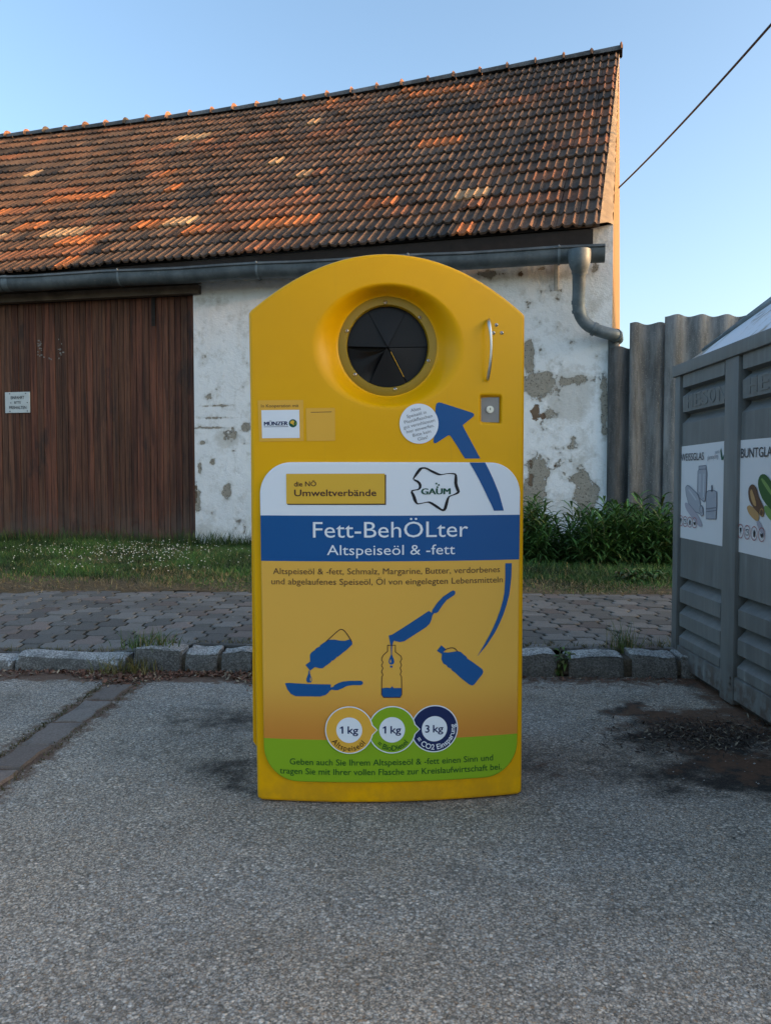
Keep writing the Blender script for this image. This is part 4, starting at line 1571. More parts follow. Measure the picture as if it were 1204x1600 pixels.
# pictograms
b = MB(); K = lambda pts: on_panel(crop(430, 970, 7.082, pts))
put_poly(b, K([(590, 210), (650, 208), (720, 220), (770, 222), (822, 205), (850, 232), (852, 262), (800, 312), (690, 400), (680, 398), (672, 412), (640, 440), (625, 440), (612, 460), (570, 490), (525, 525), (490, 525), (440, 512), (385, 550), (333, 490), (385, 450), (383, 375), (400, 350), (425, 332), (435, 328), (445, 310), (462, 298), (490, 286), (500, 268), (540, 240)]), PP, .0012, 0)
put_stroke(b, K(smooth_open([(560, 232), (640, 158), (700, 105), (730, 92), (760, 105), (800, 155), (845, 230)], 1)), PP, .0013, 1.3 * PXM, 1)
b.build('printed_bottle', [M['blue'], M['purple_ink']], panel)
b = MB()
put_poly(b, K([(371, 550), (381, 550), (383, 585), (402, 635), (405, 665), (392, 684), (356, 684), (343, 665), (346, 635), (366, 585)]), PP, .0012, 0)
put_poly(b, K([(388, 620), (396, 640), (398, 662), (390, 672), (384, 650)]), PP, .0016, 1)
b.build('printed_drop', [M['blue'], M['ocher']], panel)
b = MB()
put_poly(b, K([(106, 690), (160, 688), (360, 700), (614, 704), (612, 738), (640, 732), (655, 712), (690, 692), (750, 672), (830, 664), (950, 664), (970, 678), (968, 702), (945, 713), (850, 712), (790, 722), (740, 748), (692, 768), (660, 768), (625, 762), (604, 772), (585, 798), (558, 820), (500, 838), (225, 834), (172, 808), (135, 762)]), PP, .0012, 0)
b.build('printed_pan', M['blue'], panel)
K = lambda pts: on_panel(crop(580, 910, 5.017, pts))
b = MB()
put_poly(b, K([(135, 416), (162, 410), (300, 322), (448, 224), (462, 230), (472, 240), (478, 214), (520, 155), (560, 113), (620, 72), (640, 62), (656, 70), (658, 85), (648, 100), (590, 138), (562, 172), (522, 232), (508, 240), (490, 242), (478, 258), (470, 292), (455, 325), (430, 350), (260, 460), (222, 468), (178, 457), (170, 470), (164, 492), (150, 490)]), PP, .0012, 0)
b.build('printed_pan', M['blue'], panel)
b = MB()
o_ = [(127, 493), (127, 540), (95, 568), (82, 590), (80, 610), (92, 625), (80, 648), (80, 655), (92, 673), (80, 697), (80, 703), (92, 725), (82, 740), (80, 880), (95, 902), (225, 902), (238, 880), (236, 740), (225, 722), (236, 697), (225, 673), (236, 648), (225, 622), (238, 602), (232, 578), (188, 545), (188, 493), (125, 493)]
put_stroke(b, K(o_), PP, .0013, 1.25 * PXM, 1)
put_poly(b, K([(82, 830), (120, 825), (150, 828), (162, 814), (175, 828), (236, 828), (236, 884), (222, 900), (95, 900), (82, 884)]), PP, .0012, 0)
b.build('printed_bottle', [M['blue'], M['purple_ink']], panel)
b = MB()
put_poly(b, K([(152, 490), (163, 490), (160, 565), (177, 605), (180, 625), (172, 640), (156, 645), (142, 640), (135, 625), (138, 605), (154, 565)]), PP, .0012, 0)
put_poly(b, K([(150, 600), (154, 620), (150, 634), (144, 622)]), PP, .0016, 1)
put_poly(b, K([(147, 653), (166, 653), (166, 668), (147, 668)]), PP, .0012, 0)
b.build('printed_drop', [M['blue'], M['ocher']], panel)
b = MB()
put_poly(b, K([(513, 537), (547, 493), (585, 524), (562, 548), (600, 550), (640, 545), (672, 538), (700, 545), (722, 566), (742, 580), (752, 598), (800, 630), (868, 680), (877, 702), (866, 724), (806, 800), (790, 809), (765, 800), (700, 750), (655, 708), (630, 690), (622, 676), (598, 665), (588, 650), (562, 636), (548, 602), (552, 562)]), PP, .0012, 0)
put_stroke(b, K(smooth_open([(575, 532), (592, 520), (630, 511), (655, 518), (676, 545)], 1)), PP, .0013, 1.3 * PXM, 1)
b.build('printed_bottle', [M['blue'], M['purple_ink']], panel)

# three linked badges
cs = [ip(545.4, 1140.2), ip(612.2, 1140.0), ip(678.4, 1138.6)]
RO = 37.6 * PXM; RW = 20.2 * PXM


def badge(c, col, ink, big, small, a0, a1, off, tip, sb=.004, hpx=8.2):
    b = MB()
    if tip:
        def outl(r):
            p = circ(c, r, 60, 12, 348); return p + [(c[0] + r + .0125, c[1])]
    else:
        def outl(r): return circ(c, r, 60)
    put_poly(b, outl(RO), PP, off, 0)
    put_poly(b, outl(RO - 1.7 * PXM), PP, off + .0005, 1)
    put_poly(b, circ(c, RW, 40), PP, off + .0010, 0)
    y_, h_ = c[1] - 5.4 * PXM, 11.5 * PXM
    if big[0] == '1':
        u = c[0] - 10.6 * PXM; w2 = 1.25 * PXM
        put_poly(b, [(u - w2, y_), (u + w2, y_), (u + w2, y_ + h_), (u - w2 * .6, y_ + h_), (u - 4.2 * PXM, y_ + h_ * .78), (u - 3.4 * PXM, y_ + h_ * .64), (u - w2, y_ + h_ * .76)], PP, off + .0015, 2)
    else:
        put_text(b, big[0], PP, (c[0] - 14.8 * PXM, y_), (c[0] - 8.0 * PXM, y_), h_, off + .0015, .016, 2)
    put_text(b, 'kg', PP, (c[0] - 2.6 * PXM, y_), (c[0] + 14.0 * PXM, y_), h_ * .98, off + .0015, .016, 2)
    put_arc(b, small, PP, c, (33.0 if hpx > 8 else 32.4) * PXM, a0, a1, hpx * PXM, off + .0015, sb, 3)
    b.build('badge', [M['white'], col, M['navy'], ink], panel)


badge(cs[2], M['navy'], M['white'], '3 kg', '= CO2 Einsparung', 207, 372, .0012, False, .010)
badge(cs[1], M['green'], M['text_green'], '1 kg', '= BioDiesel', 222, 322, .0030, True, .008)
badge(cs[0], M['orange'], M['brown_ink'], '1 kg', 'Altspeiseöl', 212, 322, .0048, True, .006)

# stickers on the shell
st1 = MB(); K = lambda pts: [binpt(*q) for q in crop(400, 620, 8.6, pts)]
put_poly(st1, K([(22, 48), (633, 42), (640, 592), (45, 602)]), PF, .0010, 0)
put_poly(st1, K([(70, 180), (580, 174), (585, 552), (82, 556)]), PF, .0014, 1)
q = K([(68, 142), (572, 137), (110, 388), (425, 382), (105, 404), (432, 400)])
put_text(st1, 'In Kooperation mit', PF, q[0], q[1], 4.6 * PXM, .0015, .002, 2)
for k_ in range(4): put_text(st1, 'MÜNZER', PF, (q[2][0] + (k_ - 1.5) * .3 * PXM, q[2][1]), (q[3][0] + (k_ - 1.5) * .3 * PXM, q[3][1]), 6.0 * PXM, .0018 + k_ * .0001, 0, 3)
put_stroke(st1, [q[4], q[5]], PF, .0018, .7 * PXM, 3)
gc = K([(495, 356)])[0]
put_poly(st1, circ(gc, 6.3 * PXM, 28), PF, .0018, 4)
put_poly(st1, smooth_closed([(gc[0] + x * PXM, gc[1] + y * PXM) for x, y in ((-4, 3), (0, 5), (3, 2.5), (1, 0), (2, -4), (-1.5, -1), (-4.5, 0))], 1), PF, .0022, 5)
put_poly(st1, smooth_closed([(gc[0] + x * PXM, gc[1] + y * PXM) for x, y in ((3.2, -3), (5, -1), (5.3, 2), (3.8, .5))], 1), PF, .0022, 6)
s1 = st1.build('partner_sticker', [M['orange'], M['white'], M['text_brown'], M['navy'], M['logo_green'], M['ocher'], M['green']], front)
s1['label'] = 'orange sticker with a white logo field'
st2 = MB()
put_poly(st2, K([(667, 152), (1058, 148), (1063, 590), (680, 594)]), PF, .0010, 0)
put_stroke(st2, K([(735, 208), (1015, 202)]), PF, .0014, .9 * PXM, 1)
s2 = st2.build('small_sticker', [M['orange'], M['text_brown']], front); s2['label'] = 'small plain orange sticker'
st3 = MB()
c = binpt(654.3, 662)
put_poly(st3, circ(c, 30.4 * PXM, 56, ry=31 * PXM), PF, .0026, 0)
lines = [('Altes', -8, 8), ('Speiseöl in', -16, 15), ('Plastikflaschen', -22, 23), ('gut verschlossen', -25, 25), ('hier einwerfen.', -22, 22), ('Bitte kein', -14, 15), ('Glas!', -8, 8)]
ca, sa = math.cos(R(14)), math.sin(R(14))
for i, (tx, x0, x1) in enumerate(lines):
    y = 20.2 - i * 7.6
    rot = lambda x, y: (c[0] + (x * ca - y * sa) * PXM, c[1] + (x * sa + y * ca) * PXM)
    put_text(st3, tx, PF, rot(x0, y), rot(x1, y), 4.9 * PXM, .0032, .0, 1)
s3 = st3.build('round_sticker', [M['white'], M['grey_ink']], front); s3['label'] = 'round white sticker with slanted small print'

# ------------------------------------------------------------------ grey glass container
CB = ground(1048, 1043)
CX, CY = CB.x, CB.y
gcn = empty('glass_container', (CX, CY, 0))
tag(gcn, 'dark grey metal glass container with white lid and two glass posters', 'recycling container')
CL, CW = 2.30, 1.5                                        # length towards the viewer, width
zat = lambda py, px=1061: (lambda d: CAM_H + d.z * (CX / d.x))(ray(px, py))     # height on the side plane


def yat(px, X=None):                                      # distance from the far corner along the side
    d = ray(px, 800); X = CX if X is None else X
    return CY - d.y * (X / d.x)


ZR1 = at(1060, 572, CY).z; ZR0 = at(1060, 590, CY).z
ZBOT = .035
posts = [0, .085]
p1a, p1b = yat(1138), yat(1161)
pb0, pb1 = yat(1121, CX), yat(1140, CX)
pm0, pm1 = (p1a + pb0) / 2, (p1b + pb1) / 2
bay = pm0 - .064
pwid = pm1 - pm0
edges = [(.0, .064)]
y = .064
while y + bay + pwid < CL + .3:
    edges.append((y + bay, y + bay + pwid)); y += bay + pwid
CL = edges[-1][1]
RC = .034                                                 # panel recess
zz = lambda py: zat(py, 1062)
prof = [(ZR0 + .01, .004), (zz(607), .004), (zz(609.5), .042), (zz(611), .042), (zz(621), .004), (zz(645), .006), (zz(647.5), .045), (zz(650), .045), (zz(662), .013),
        (zz(902), .013), (zz(904.5), .055), (zz(906), .055), (zz(920), .004), (zz(941), .005), (zz(943.5), .055), (zz(945), .055), (zz(959), .004), (zz(979), .005), (zz(981.5), .055), (zz(983), .055), (zz(996), .004),
        (zz(1009), .005), (zz(1010.5), .014), (zz(1012), .003), (ZBOT, .002)]
b = MB()
for (a, c_) in zip(edges[:-1], edges[1:]):
    y0, y1 = a[1], c_[0]
    ys = [y0, y0 + .004, y0 + .022, y1 - .022, y1 - .004, y1]
    vs = []
    for j, yy in enumerate(ys):
        for (z, d) in prof:
            dd = .060 if j in (0, 5) else (max(d, .050) if (j in (1, 4)) else d)
            if z < zz(1009) or zz(902) <= z < zz(655): dd = d
            vs.append((dd, -yy, z))
    k = len(prof)
    b.add(vs, [(j * k + i, j * k + i + 1, (j + 1) * k + i + 1, (j + 1) * k + i) for j in range(len(ys) - 1) for i in range(k - 1)])
side = b.build('side_panel', M['container'], gcn, False)
for (y0, y1) in edges:
    b = MB(); b.bbox((.026, -(y0 + y1) / 2, (ZR0 + ZBOT) / 2 - .01), (.060, y1 - y0, ZR0 - ZBOT + .03), .008)
    for zb_ in (.09, .065): b.tube([(.0, -(y1 - .02), zb_ + .03), (-.004, -(y1 - .02), zb_ + .03)], .006, 8)
    b.build('post', M['container'], gcn, True, R(30))
b = MB()
b.bbox((.035, -CL / 2, (ZR0 + ZR1) / 2), (.10, CL + .02, ZR1 - ZR0), .006)
b.bbox((CW - .035, -CL / 2, (ZR0 + ZR1) / 2), (.10, CL + .02, ZR1 - ZR0), .006)
b.bbox((CW / 2, -.035, (ZR0 + ZR1) / 2), (CW - .172, .09, ZR1 - ZR0 - .004), .006)
b.bbox((CW / 2, -CL + .035, (ZR0 + ZR1) / 2), (CW - .172, .09, ZR1 - ZR0 - .004), .006)
b.build('top_rail', M['container'], gcn, True, R(30))
b = MB()
for (p, d) in (((CW / 2, -.03, .75), (CW - .02, .03, 1.36)), ((CW / 2, -CL + .03, .75), (CW - .02, .03, 1.36)), ((CW - .03, -CL / 2, .75), (.03, CL - .08, 1.36))):
    b.bbox(p, d, .004)
b.build('end_panel', M['container'], gcn)
b = MB()
b.bbox((CW / 2, -CL / 2, .03), (CW - .06, CL - .04, .05), .006)
b.build('underframe', M['container_dark'], gcn)
b = MB()
for i, (y0, y1) in enumerate(zip(edges[:-1], edges[1:])):
    pass
# embossed maker lettering in the upper band of each bay
Pc = lambda u, v, off: (.006 - off, -u, v)
for i, (a, c_) in enumerate(zip(edges[:-1], edges[1:])):
    z0 = zz(640); hgt = zz(620) - zz(640)
    u0 = a[1] + bay * .16
    b = MB()
    for ch, w0 in zip('HESON', (0, .185, .34, .50, .69)):
        v, f = text2d(ch, .0)
        uu0, uu1 = u0 + bay * (w0 * 1.0), u0 + bay * (w0 + .13)
        m1 = MB(); put_text(m1, ch, Pc, (uu0, z0), (uu1, z0), hgt, .0035)
        n0 = len(b.v)
        b.v += m1.v; b.f += [[q + n0 for q in fc] for fc in m1.f]; b.m += m1.m; b.c += m1.c
    me = b.build('embossed_lettering', M['container'], side)
    sm = me.modifiers.new('thick', 'SOLIDIFY'); sm.thickness = .008; sm.offset = -1
# posters
Pp = lambda u, v, off: (.013 - .002 - off, -u, v)


def ct(px, py):
    d = ray(px, py); X = CX + .010
    k = X / d.x
    return (CY - d.y * k, CAM_H + d.z * k)


K = lambda pts: [ct(*q) for q in crop(1050, 680, 7.82, pts)]


def poster(corner, title, t0, t1, th):
    b = MB(); q = K(corner)
    n = 12
    top = [Vector(q[0]).lerp(Vector(q[1]), i / n) for i in range(n + 1)]
    bot = [Vector(q[3]).lerp(Vector(q[2]), i / n) for i in range(n + 1)]
    curl = lambda i: .004 * max(0, abs(i / n - .5) * 2 - .7)
    vs = [Pp(*t, .0) for i, t in enumerate(top)] + [Pp(*t, .0 + curl(i) * .5) for i, t in enumerate(bot)]
    b.add(vs, [(n + 1 + i, n + 2 + i, i + 1, i) for i in range(n)])
    o = b.build('poster', M['paper'], gcn)
    b = MB(); a, c_ = K([t0, t1]); put_text(b, title, Pp, a, c_, th, .003, .004)
    b.build('lettering', M['title_ink'], o)
    return o


def glass_mat(name, col): return flat(name, col, .35)


M['glass_grey'] = flat('print_glass_grey', (.30, .315, .36)); M['glass_line'] = flat('print_glass_line', (.13, .14, .18)); M['glass_lite'] = flat('print_glass_light', (.42, .44, .48))
M['amber'] = flat('print_amber', (.10, .045, .022)); M['amber_l'] = flat('print_amber_light', (.42, .24, .09)); M['bottle_g'] = flat('print_bottle_green', (.020, .085, .014)); M['bottle_gl'] = flat('print_green_light', (.16, .27, .07)); M['shadow_l'] = flat('print_lilac', (.33, .31, .36))
po1 = poster([(100, 140), (655, 68), (607, 1358), (62, 1243)], 'WEISSGLAS', (110, 314), (386, 300), .034)
po1['label'] = 'white glass poster with clear jars'
b = MB()
put_poly(b, K(smooth_closed([(150, 820), (200, 830), (300, 950), (370, 1085), (360, 1125), (320, 1110), (220, 980), (165, 900)], 1)), Pp, .0026, 3)
jar = [(328, 378), (415, 368), (416, 415), (424, 450), (418, 640), (405, 790), (388, 812), (330, 760), (308, 720), (316, 440), (328, 418)]
bot = [(165, 640), (185, 612), (208, 618), (330, 735), (348, 855), (378, 885), (385, 968), (362, 992), (335, 955), (292, 940), (200, 830), (172, 722)]
cnd = [(425, 692), (450, 676), (520, 676), (545, 692), (546, 850), (536, 1022), (415, 1022), (418, 760)]
for pl in (jar, bot, cnd):
    put_poly(b, K(pl), Pp, .0030, 0)
    put_stroke(b, K(pl + [pl[0]]), Pp, .0036, .0035, 1)
put_poly(b, K([(335, 470), (352, 470), (348, 700), (332, 690)]), Pp, .0034, 2)
put_poly(b, K([(385, 470), (400, 470), (392, 760), (378, 760)]), Pp, .0034, 2)
put_poly(b, K([(195, 660), (215, 665), (300, 780), (290, 800)]), Pp, .0034, 2)
put_stroke(b, K([(420, 900), (540, 885)]), Pp, .0037, .005, 1)
put_stroke(b, K([(420, 935), (540, 920)]), Pp, .0037, .004, 1)
put_stroke(b, K([(330, 418), (416, 412)]), Pp, .0037, .004, 1)
put_poly(b, K([(480, 612), (494, 608), (496, 690), (478, 692)]), Pp, .0036, 1)
put_stroke(b, K(circ((357, 905), 18, 16, ry=48) + circ((357, 905), 18, 16, ry=48)[:1]), Pp, .0038, .003, 1)
b.build('printed_jars', [M['glass_grey'], M['glass_line'], M['glass_lite'], M['shadow_l']], po1)
b = MB()
put_poly(b, K([(590, 185), (600, 155), (610, 250), (622, 265), (650, 190), (655, 205), (630, 295), (605, 305), (596, 270)]), Pp, .0030, 0)
a, c_ = K([(430, 300), (560, 278)]); put_text(b, 'glasrecycling', Pp, a, c_, .020, .003, .0, 1)
a, c_ = K([(525, 225), (578, 215)]); put_text(b, 'austria', Pp, a, c_, .015, .003, .0, 1)
b.build('printed_logo', [M['logo_green'], M['grey_ink']], po1)
po2 = poster([(815, 62), (1420, 10), (1410, 1570), (765, 1415)], 'BUNTGLAS', (840, 275), (1262, 256), .037)
po2['label'] = 'white glass poster with brown and green bottles'
b = MB()
put_poly(b, K(smooth_closed([(1020, 1060), (1070, 1040), (1110, 1150), (1130, 1240), (1080, 1190)], 1)), Pp, .0026, 4)
put_poly(b, K(smooth_closed([(912, 870), (960, 850), (1060, 950), (1065, 1020), (1040, 1060), (960, 990), (925, 930)], 1)), Pp, .0030, 1)
put_poly(b, K(smooth_closed([(930, 665), (960, 605), (1000, 598), (1040, 655), (1055, 740), (1105, 840), (1128, 900), (1122, 985), (1095, 1005), (1070, 965), (1035, 930), (975, 860), (938, 780)], 1)), Pp, .0034, 0)
put_poly(b, K(smooth_closed([(955, 690), (975, 650), (1000, 720), (1040, 860), (1010, 870), (970, 790)], 1)), Pp, .0038, 1)
put_poly(b, K(smooth_closed([(1120, 850), (1204, 880), (1300, 1000), (1290, 1080), (1204, 1045), (1135, 950)], 1)), Pp, .0030, 3)
put_poly(b, K(smooth_closed([(1050, 570), (1072, 495), (1118, 468), (1170, 500), (1270, 640), (1330, 800), (1330, 950), (1250, 950), (1120, 810), (1062, 670)], 1)), Pp, .0036, 2)
put_poly(b, K(smooth_closed([(1085, 540), (1110, 520), (1200, 640), (1250, 760), (1200, 720)], 1)), Pp, .0040, 3)
put_stroke(b, K(circ((1098, 945), 22, 16, ry=45) + circ((1098, 945), 22, 16, ry=45)[:1]), Pp, .0040, .004, 1)
b.build('printed_bottles', [M['amber'], M['amber_l'], M['bottle_g'], M['bottle_gl'], M['shadow_l']], po2)
for po, ics, sy in ((po1, [(108, 1045), (160, 1055), (216, 1062), (274, 1070)], 62), (po2, [(836, 1172), (918, 1186), (1003, 1200), (1096, 1216)], 84)):
    b = MB()
    for j, (x, y) in enumerate(ics):
        rx = sy * .42 + j * 1.5
        cpts = circ((x, y), rx, 24, ry=sy)
        put_stroke(b, K(cpts + cpts[:1]), Pp, .0032, .003, 0)
        if j == 1: put_stroke(b, K([(x - rx * .45, y - sy * .4), (x + rx * .45, y - sy * .4), (x + rx * .45, y + sy * .4), (x - rx * .45, y + sy * .4), (x - rx * .45, y - sy * .4), (x + rx * .45, y + sy * .2)]), Pp, .0032, .003, 1)
        elif j == 0: put_poly(b, K([(x - rx * .2, y - sy * .5), (x + rx * .35, y - sy * .5), (x + rx * .1, y + sy * .05), (x, y + sy * .6), (x - rx * .12, y)]), Pp, .0032, 1)
        elif j == 2: put_poly(b, K([(x, y - sy * .6), (x + rx * .3, y - sy * .2), (x + rx * .18, y + sy * .55), (x - rx * .2, y + sy * .5), (x - rx * .3, y - sy * .1)]), Pp, .0032, 1)
        else: put_poly(b, K([(x - rx * .45, y - sy * .2), (x, y - sy * .1), (x + rx * .5, y - sy * .25), (x + rx * .35, y + sy * .3), (x, y + sy * .5), (x - rx * .35, y + sy * .2)]), Pp, .0032, 1)
    b.build('printed_symbols', [M['red_ink'], M['black_ink']], po)
# hipped white lid
b = MB()
zr = ZR1 - .004; rise = .62; hx = CW / 2; hy = .80
i0 = .02
c4 = [(i0, -i0, zr), (CW - i0, -i0, zr), (CW - i0, -CL + i0, zr), (i0, -CL + i0, zr)]
r2 = [(hx, -hy, zr + rise), (hx, -CL + hy, zr + rise)]
N_ = 14


def lidface(b, A, B_, C_, D_, n=14):
    A, B_, C_, D_ = map(Vector, (A, B_, C_, D_))
    vs = []
    nrm_ = (B_ - A).cross(D_ - A).normalized()
    for j in range(n + 1):
        for i in range(n + 1):
            p = A.lerp(B_, i / n).lerp(D_.lerp(C_, i / n), j / n)
            f = math.sin(math.pi * i / n) * math.sin(math.pi * j / n)
            vs.append(p + nrm_ * (.010 * math.sin(i * 1.3 + j * .7) * f))
    b.add(vs, [(j * (n + 1) + i, j * (n + 1) + i + 1, (j + 1) * (n + 1) + i + 1, (j + 1) * (n + 1) + i) for j in range(n) for i in range(n)])


lidface(b, c4[3], c4[0], r2[0], r2[1]); lidface(b, c4[1], c4[2], r2[1], r2[0])
lidface(b, c4[0], c4[1], r2[0], r2[0]); lidface(b, c4[2], c4[3], r2[1], r2[1])
lid = b.build('lid', M['lid'], gcn, True, R(30))
b = MB()
for a, c_ in ((c4[0], r2[0]), (c4[1], r2[0]), (c4[2], r2[1]), (c4[3], r2[1]), (r2[0], r2[1])):
    a, c_ = Vector(a), Vector(c_); a = a.lerp(c_, .10)
    b.tube([a, a.lerp(c_, .5) + Vector((0, 0, .004)), c_], [.012, .026, .030], 10)
b.build('lid_edge_bar', M['zinc_light'], lid, True)
b = MB()
for (u0, v0, u1, v1) in ((.44, .16, .70, .62), (.58, .10, .86, .55), (.46, .03, .62, .20)):
    f = lambda u, v: Vector(c4[0]).lerp(Vector(c4[3]), u).lerp(Vector(r2[0]).lerp(Vector(r2[1]), u), v)
    p0, p1 = f(u0, v0), f(u1, v1)
    b.tube([p0 + Vector((-.004, 0, .004)), p0.lerp(p1, .5) + Vector((-.012, 0, .012)), p1 + Vector((-.004, 0, .004))], [.006, .013, .008], 8)
b.build('lid_rib', M['zinc_light'], lid, True)

# ------------------------------------------------------------------ plants
def blades(n, fx, hr, wr, cols, seg=3, lean=.5, zf=None, seed=1, name='grass', mat=None, parent=None, hfun=None):
    """fx(rng, n) -> x, y arrays; upright tapering blades bending over"""
    g = np.random.default_rng(seed)
    x, y = fx(g, n)
    n = len(x)
    z = zf(x, y)
    h = g.uniform(hr[0], hr[1], n) * g.uniform(.6, 1.2, n) * (hfun(x, y) if hfun else 1); wd_2 = g.uniform(wr[0], wr[1], n)
    az = g.uniform(0, 2 * np.pi, n); ln = g.uniform(.1, 1, n) * lean
    fa = g.uniform(0, 2 * np.pi, n)
    dx, dy = np.cos(az), np.sin(az); sx, sy = np.cos(fa), np.sin(fa)
    Vs = []
    for k in range(seg + 1):
        t = k / seg
        px = x + dx * ln * h * t ** 1.8; py = y + dy * ln * h * t ** 1.8; pz = z + h * t * (1 - .25 * ln * t)
        w_ = wd_2 * (1 - t ** 1.6) * .5
        if k == seg:
            Vs.append(np.stack([px, py, pz], 1))
        else:
            Vs.append(np.stack([px - sx * w_, py - sy * w_, pz], 1)); Vs.append(np.stack([px + sx * w_, py + sy * w_, pz], 1))
    per = 2 * seg + 1
    V = np.stack(Vs, 1).reshape(-1, 3)
    base = np.arange(n) * per
    Fs = []
    for k in range(seg - 1):
        a = base + 2 * k
        Fs.append(np.stack([a, a + 1, a + 3], 1)); Fs.append(np.stack([a, a + 3, a + 2], 1))
    a = base + 2 * (seg - 1)
    Fs.append(np.stack([a, a + 1, a + 2], 1))
    F = np.concatenate(Fs)
    ci = cols(g, x, y)
    tint = np.concatenate([ci] * len(Fs))
    o = np_mesh(name, V, F, mat or M['grass'], parent, False, tint=tint)
    return o


def lz_(x, y): return lawn_z(x, y) - .004


def wall_y(x): return WA.y + (x - WA.x) * (wd_.y / wd_.x)


def lawn_xy(g, n):
    x = g.uniform(-6.6, 2.6, n * 2)
    y0 = yp(x) + .02 + .06 * np.sin(x * 3.1) + .04 * np.sin(x * 8); y1 = np.minimum(wall_y(x) - .01, 9.9)
    t = g.uniform(0, 1, n * 2)
    y = y0 + (y1 - y0) * t
    # bare and dry ground near the pavement
    pt = np.sin(x * 2.3 + 1) * np.sin(y * 2.9) + .6 * np.sin(x * 6.1 + y * 3) * np.sin(y * 7.3 - x)
    dens = np.clip((y - y0) / .9 + .25 * pt, .10, 1) * (.6 + .35 * np.clip(pt, -1, 1))
    keep = g.uniform(0, 1, n * 2) < dens
    return x[keep][:n], y[keep][:n]


def lawn_col(g, x, y):
    n = len(x); k = g.uniform(.6, 1.35, n)[:, None]
    cl = (.75 + .45 * (np.sin(x * 4.7 + 2 * np.sin(y * 3)) * np.sin(y * 5.3 + x)))[:, None]
    c = np.array([.055, .128, .022]) * k * cl
    dry = np.clip(1.05 - (y - yp(x)) / .9 + .5 * np.sin(x * 3.3 + 2 * np.sin(y * 2)) * np.sin(y * 3.1), 0, 1) * .70 + .08
    dry = dry * (.6 + .7 * (np.sin(x * 1.9) * .5 + .5)) * np.where(x > .3, .45, 1)
    m = (g.uniform(0, 1, n) < dry)[:, None]
    d = np.array([.25, .19, .085]) * g.uniform(.6, 1.2, n)[:, None]
    return np.where(m, d, c)


def lawn_h(x, y):
    e = np.clip((y - yp(x)) / 1.3, 0, 1)
    return (.30 + .80 * e) * np.where(x > .3, 1.25, 1) * (.85 + .5 * np.sin(x * 2.1 + y) * np.sin(y * 2.6 + .7 * x))


o = blades(120000, lawn_xy, (.035, .10), (.004, .008), lawn_col, 3, 1.2, lz_, 3, hfun=lawn_h)
tag(o, kind='stuff')
o['label'] = 'short patchy grass strip in front of the barn'
# taller fringe along the wall
o = blades(5200, lambda g, n: (lambda x: (x, wall_y(x) - g.uniform(.02, .22, n)))(g.uniform(-6.5, 2.2, n)), (.08, .22), (.006, .011), lambda g, x, y: np.array([.04, .075, .015]) * g.uniform(.6, 1.4, len(x))[:, None], 3, .6, lz_, 5, 'wall_grass')
tag(o, kind='stuff')
# clover flowers
b = MB()
g = np.random.default_rng(9)
fl = 0
while fl < 460:
    px = g.choice([g.normal(255, 45), g.uniform(0, 395), g.normal(240, 60), g.normal(120, 60)]); py = g.normal(866, 6) if g.random() < .7 else g.uniform(852, 895)
    if not (-30 < px < 395) or py < 853: continue
    p = ground(px, py, .17)
    if p.y > wall_y(p.x) - .08 or p.y < yp(p.x) + .3: continue
    p.z = lawn_z(p.x, p.y) + g.uniform(.035, .085)
    r = g.uniform(.004, .0085)
    b.add([p + Vector((r, 0, 0)), p + Vector((0, r, 0)), p + Vector((-r, 0, 0)), p + Vector((0, -r, 0)), p + Vector((0, 0, r * .9)), p - Vector((0, 0, r * .5))],
          [(0, 1, 4), (1, 2, 4), (2, 3, 4), (3, 0, 4), (1, 0, 5), (2, 1, 5), (3, 2, 5), (0, 3, 5)])
    fl += 1
tag(b.build('clover_flowers', M['flower']), kind='stuff')


def leafy_plant(name, label, cat, loc, stems, spread, hgt, leaves, ll, lw, cols, seed, droop=.5, group=None, hv=(.72, 1.08)):
    """upright stems clothed in narrow pointed leaves"""
    r = random.Random(seed)
    root = empty(name, loc)
    tag(root, label, cat, group)
    lf, sm = MB(), MB()
    for s in range(stems):
        a, q = r.uniform(0, 2 * math.pi), math.sqrt(r.random())
        bx, by = math.cos(a) * q * spread[0], math.sin(a) * q * spread[1]
        h = hgt * r.uniform(hv[0], hv[1]) * (1 - .30 * q * q)
        lx, ly = bx * .22 + r.uniform(-.06, .06), by * .22 + r.uniform(-.06, .06)
        P = lambda t: Vector((bx + lx * t * t, by + ly * t * t, h * t))
        sm.tube([P(0), P(.5), P(1)], [.006, .004, .002], 5, 0, (.05, .07, .02))
        ang = r.uniform(0, 6.28)
        for i in range(leaves):
            t = .12 + .88 * (i + r.random() * .6) / leaves
            ang += 2.4 + r.uniform(-.4, .4)
            p = P(min(1, t))
            L_ = ll * r.uniform(.7, 1.2) * (1 - .35 * abs(t - .55)); W2 = lw * r.uniform(.8, 1.2)
            up = .25 + .75 * t + r.uniform(-.15, .15)
            dr = Vector((math.cos(ang), math.sin(ang), 0)); sd = Vector((-dr.y, dr.x, 0))
            pts = []
            for k, (f, wv) in enumerate(((0, .15), (.3, .9), (.65, .8), (1, 0))):
                c_ = p + dr * (L_ * f) * (1 - .3 * up) + Vector((0, 0, L_ * (up * f - droop * f * f * 1.3)))
                fold = Vector((0, 0, .25 * W2 * wv))
                if wv: pts += [c_ - sd * (W2 * wv / 2) + fold, c_, c_ + sd * (W2 * wv / 2) + fold]
                else: pts += [c_]
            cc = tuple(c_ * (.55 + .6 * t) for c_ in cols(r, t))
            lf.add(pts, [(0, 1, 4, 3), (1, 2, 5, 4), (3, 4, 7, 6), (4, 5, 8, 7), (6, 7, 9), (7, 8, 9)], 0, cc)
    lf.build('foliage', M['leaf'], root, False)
    sm.build('stems', M['leaf'], root, True)
    return root


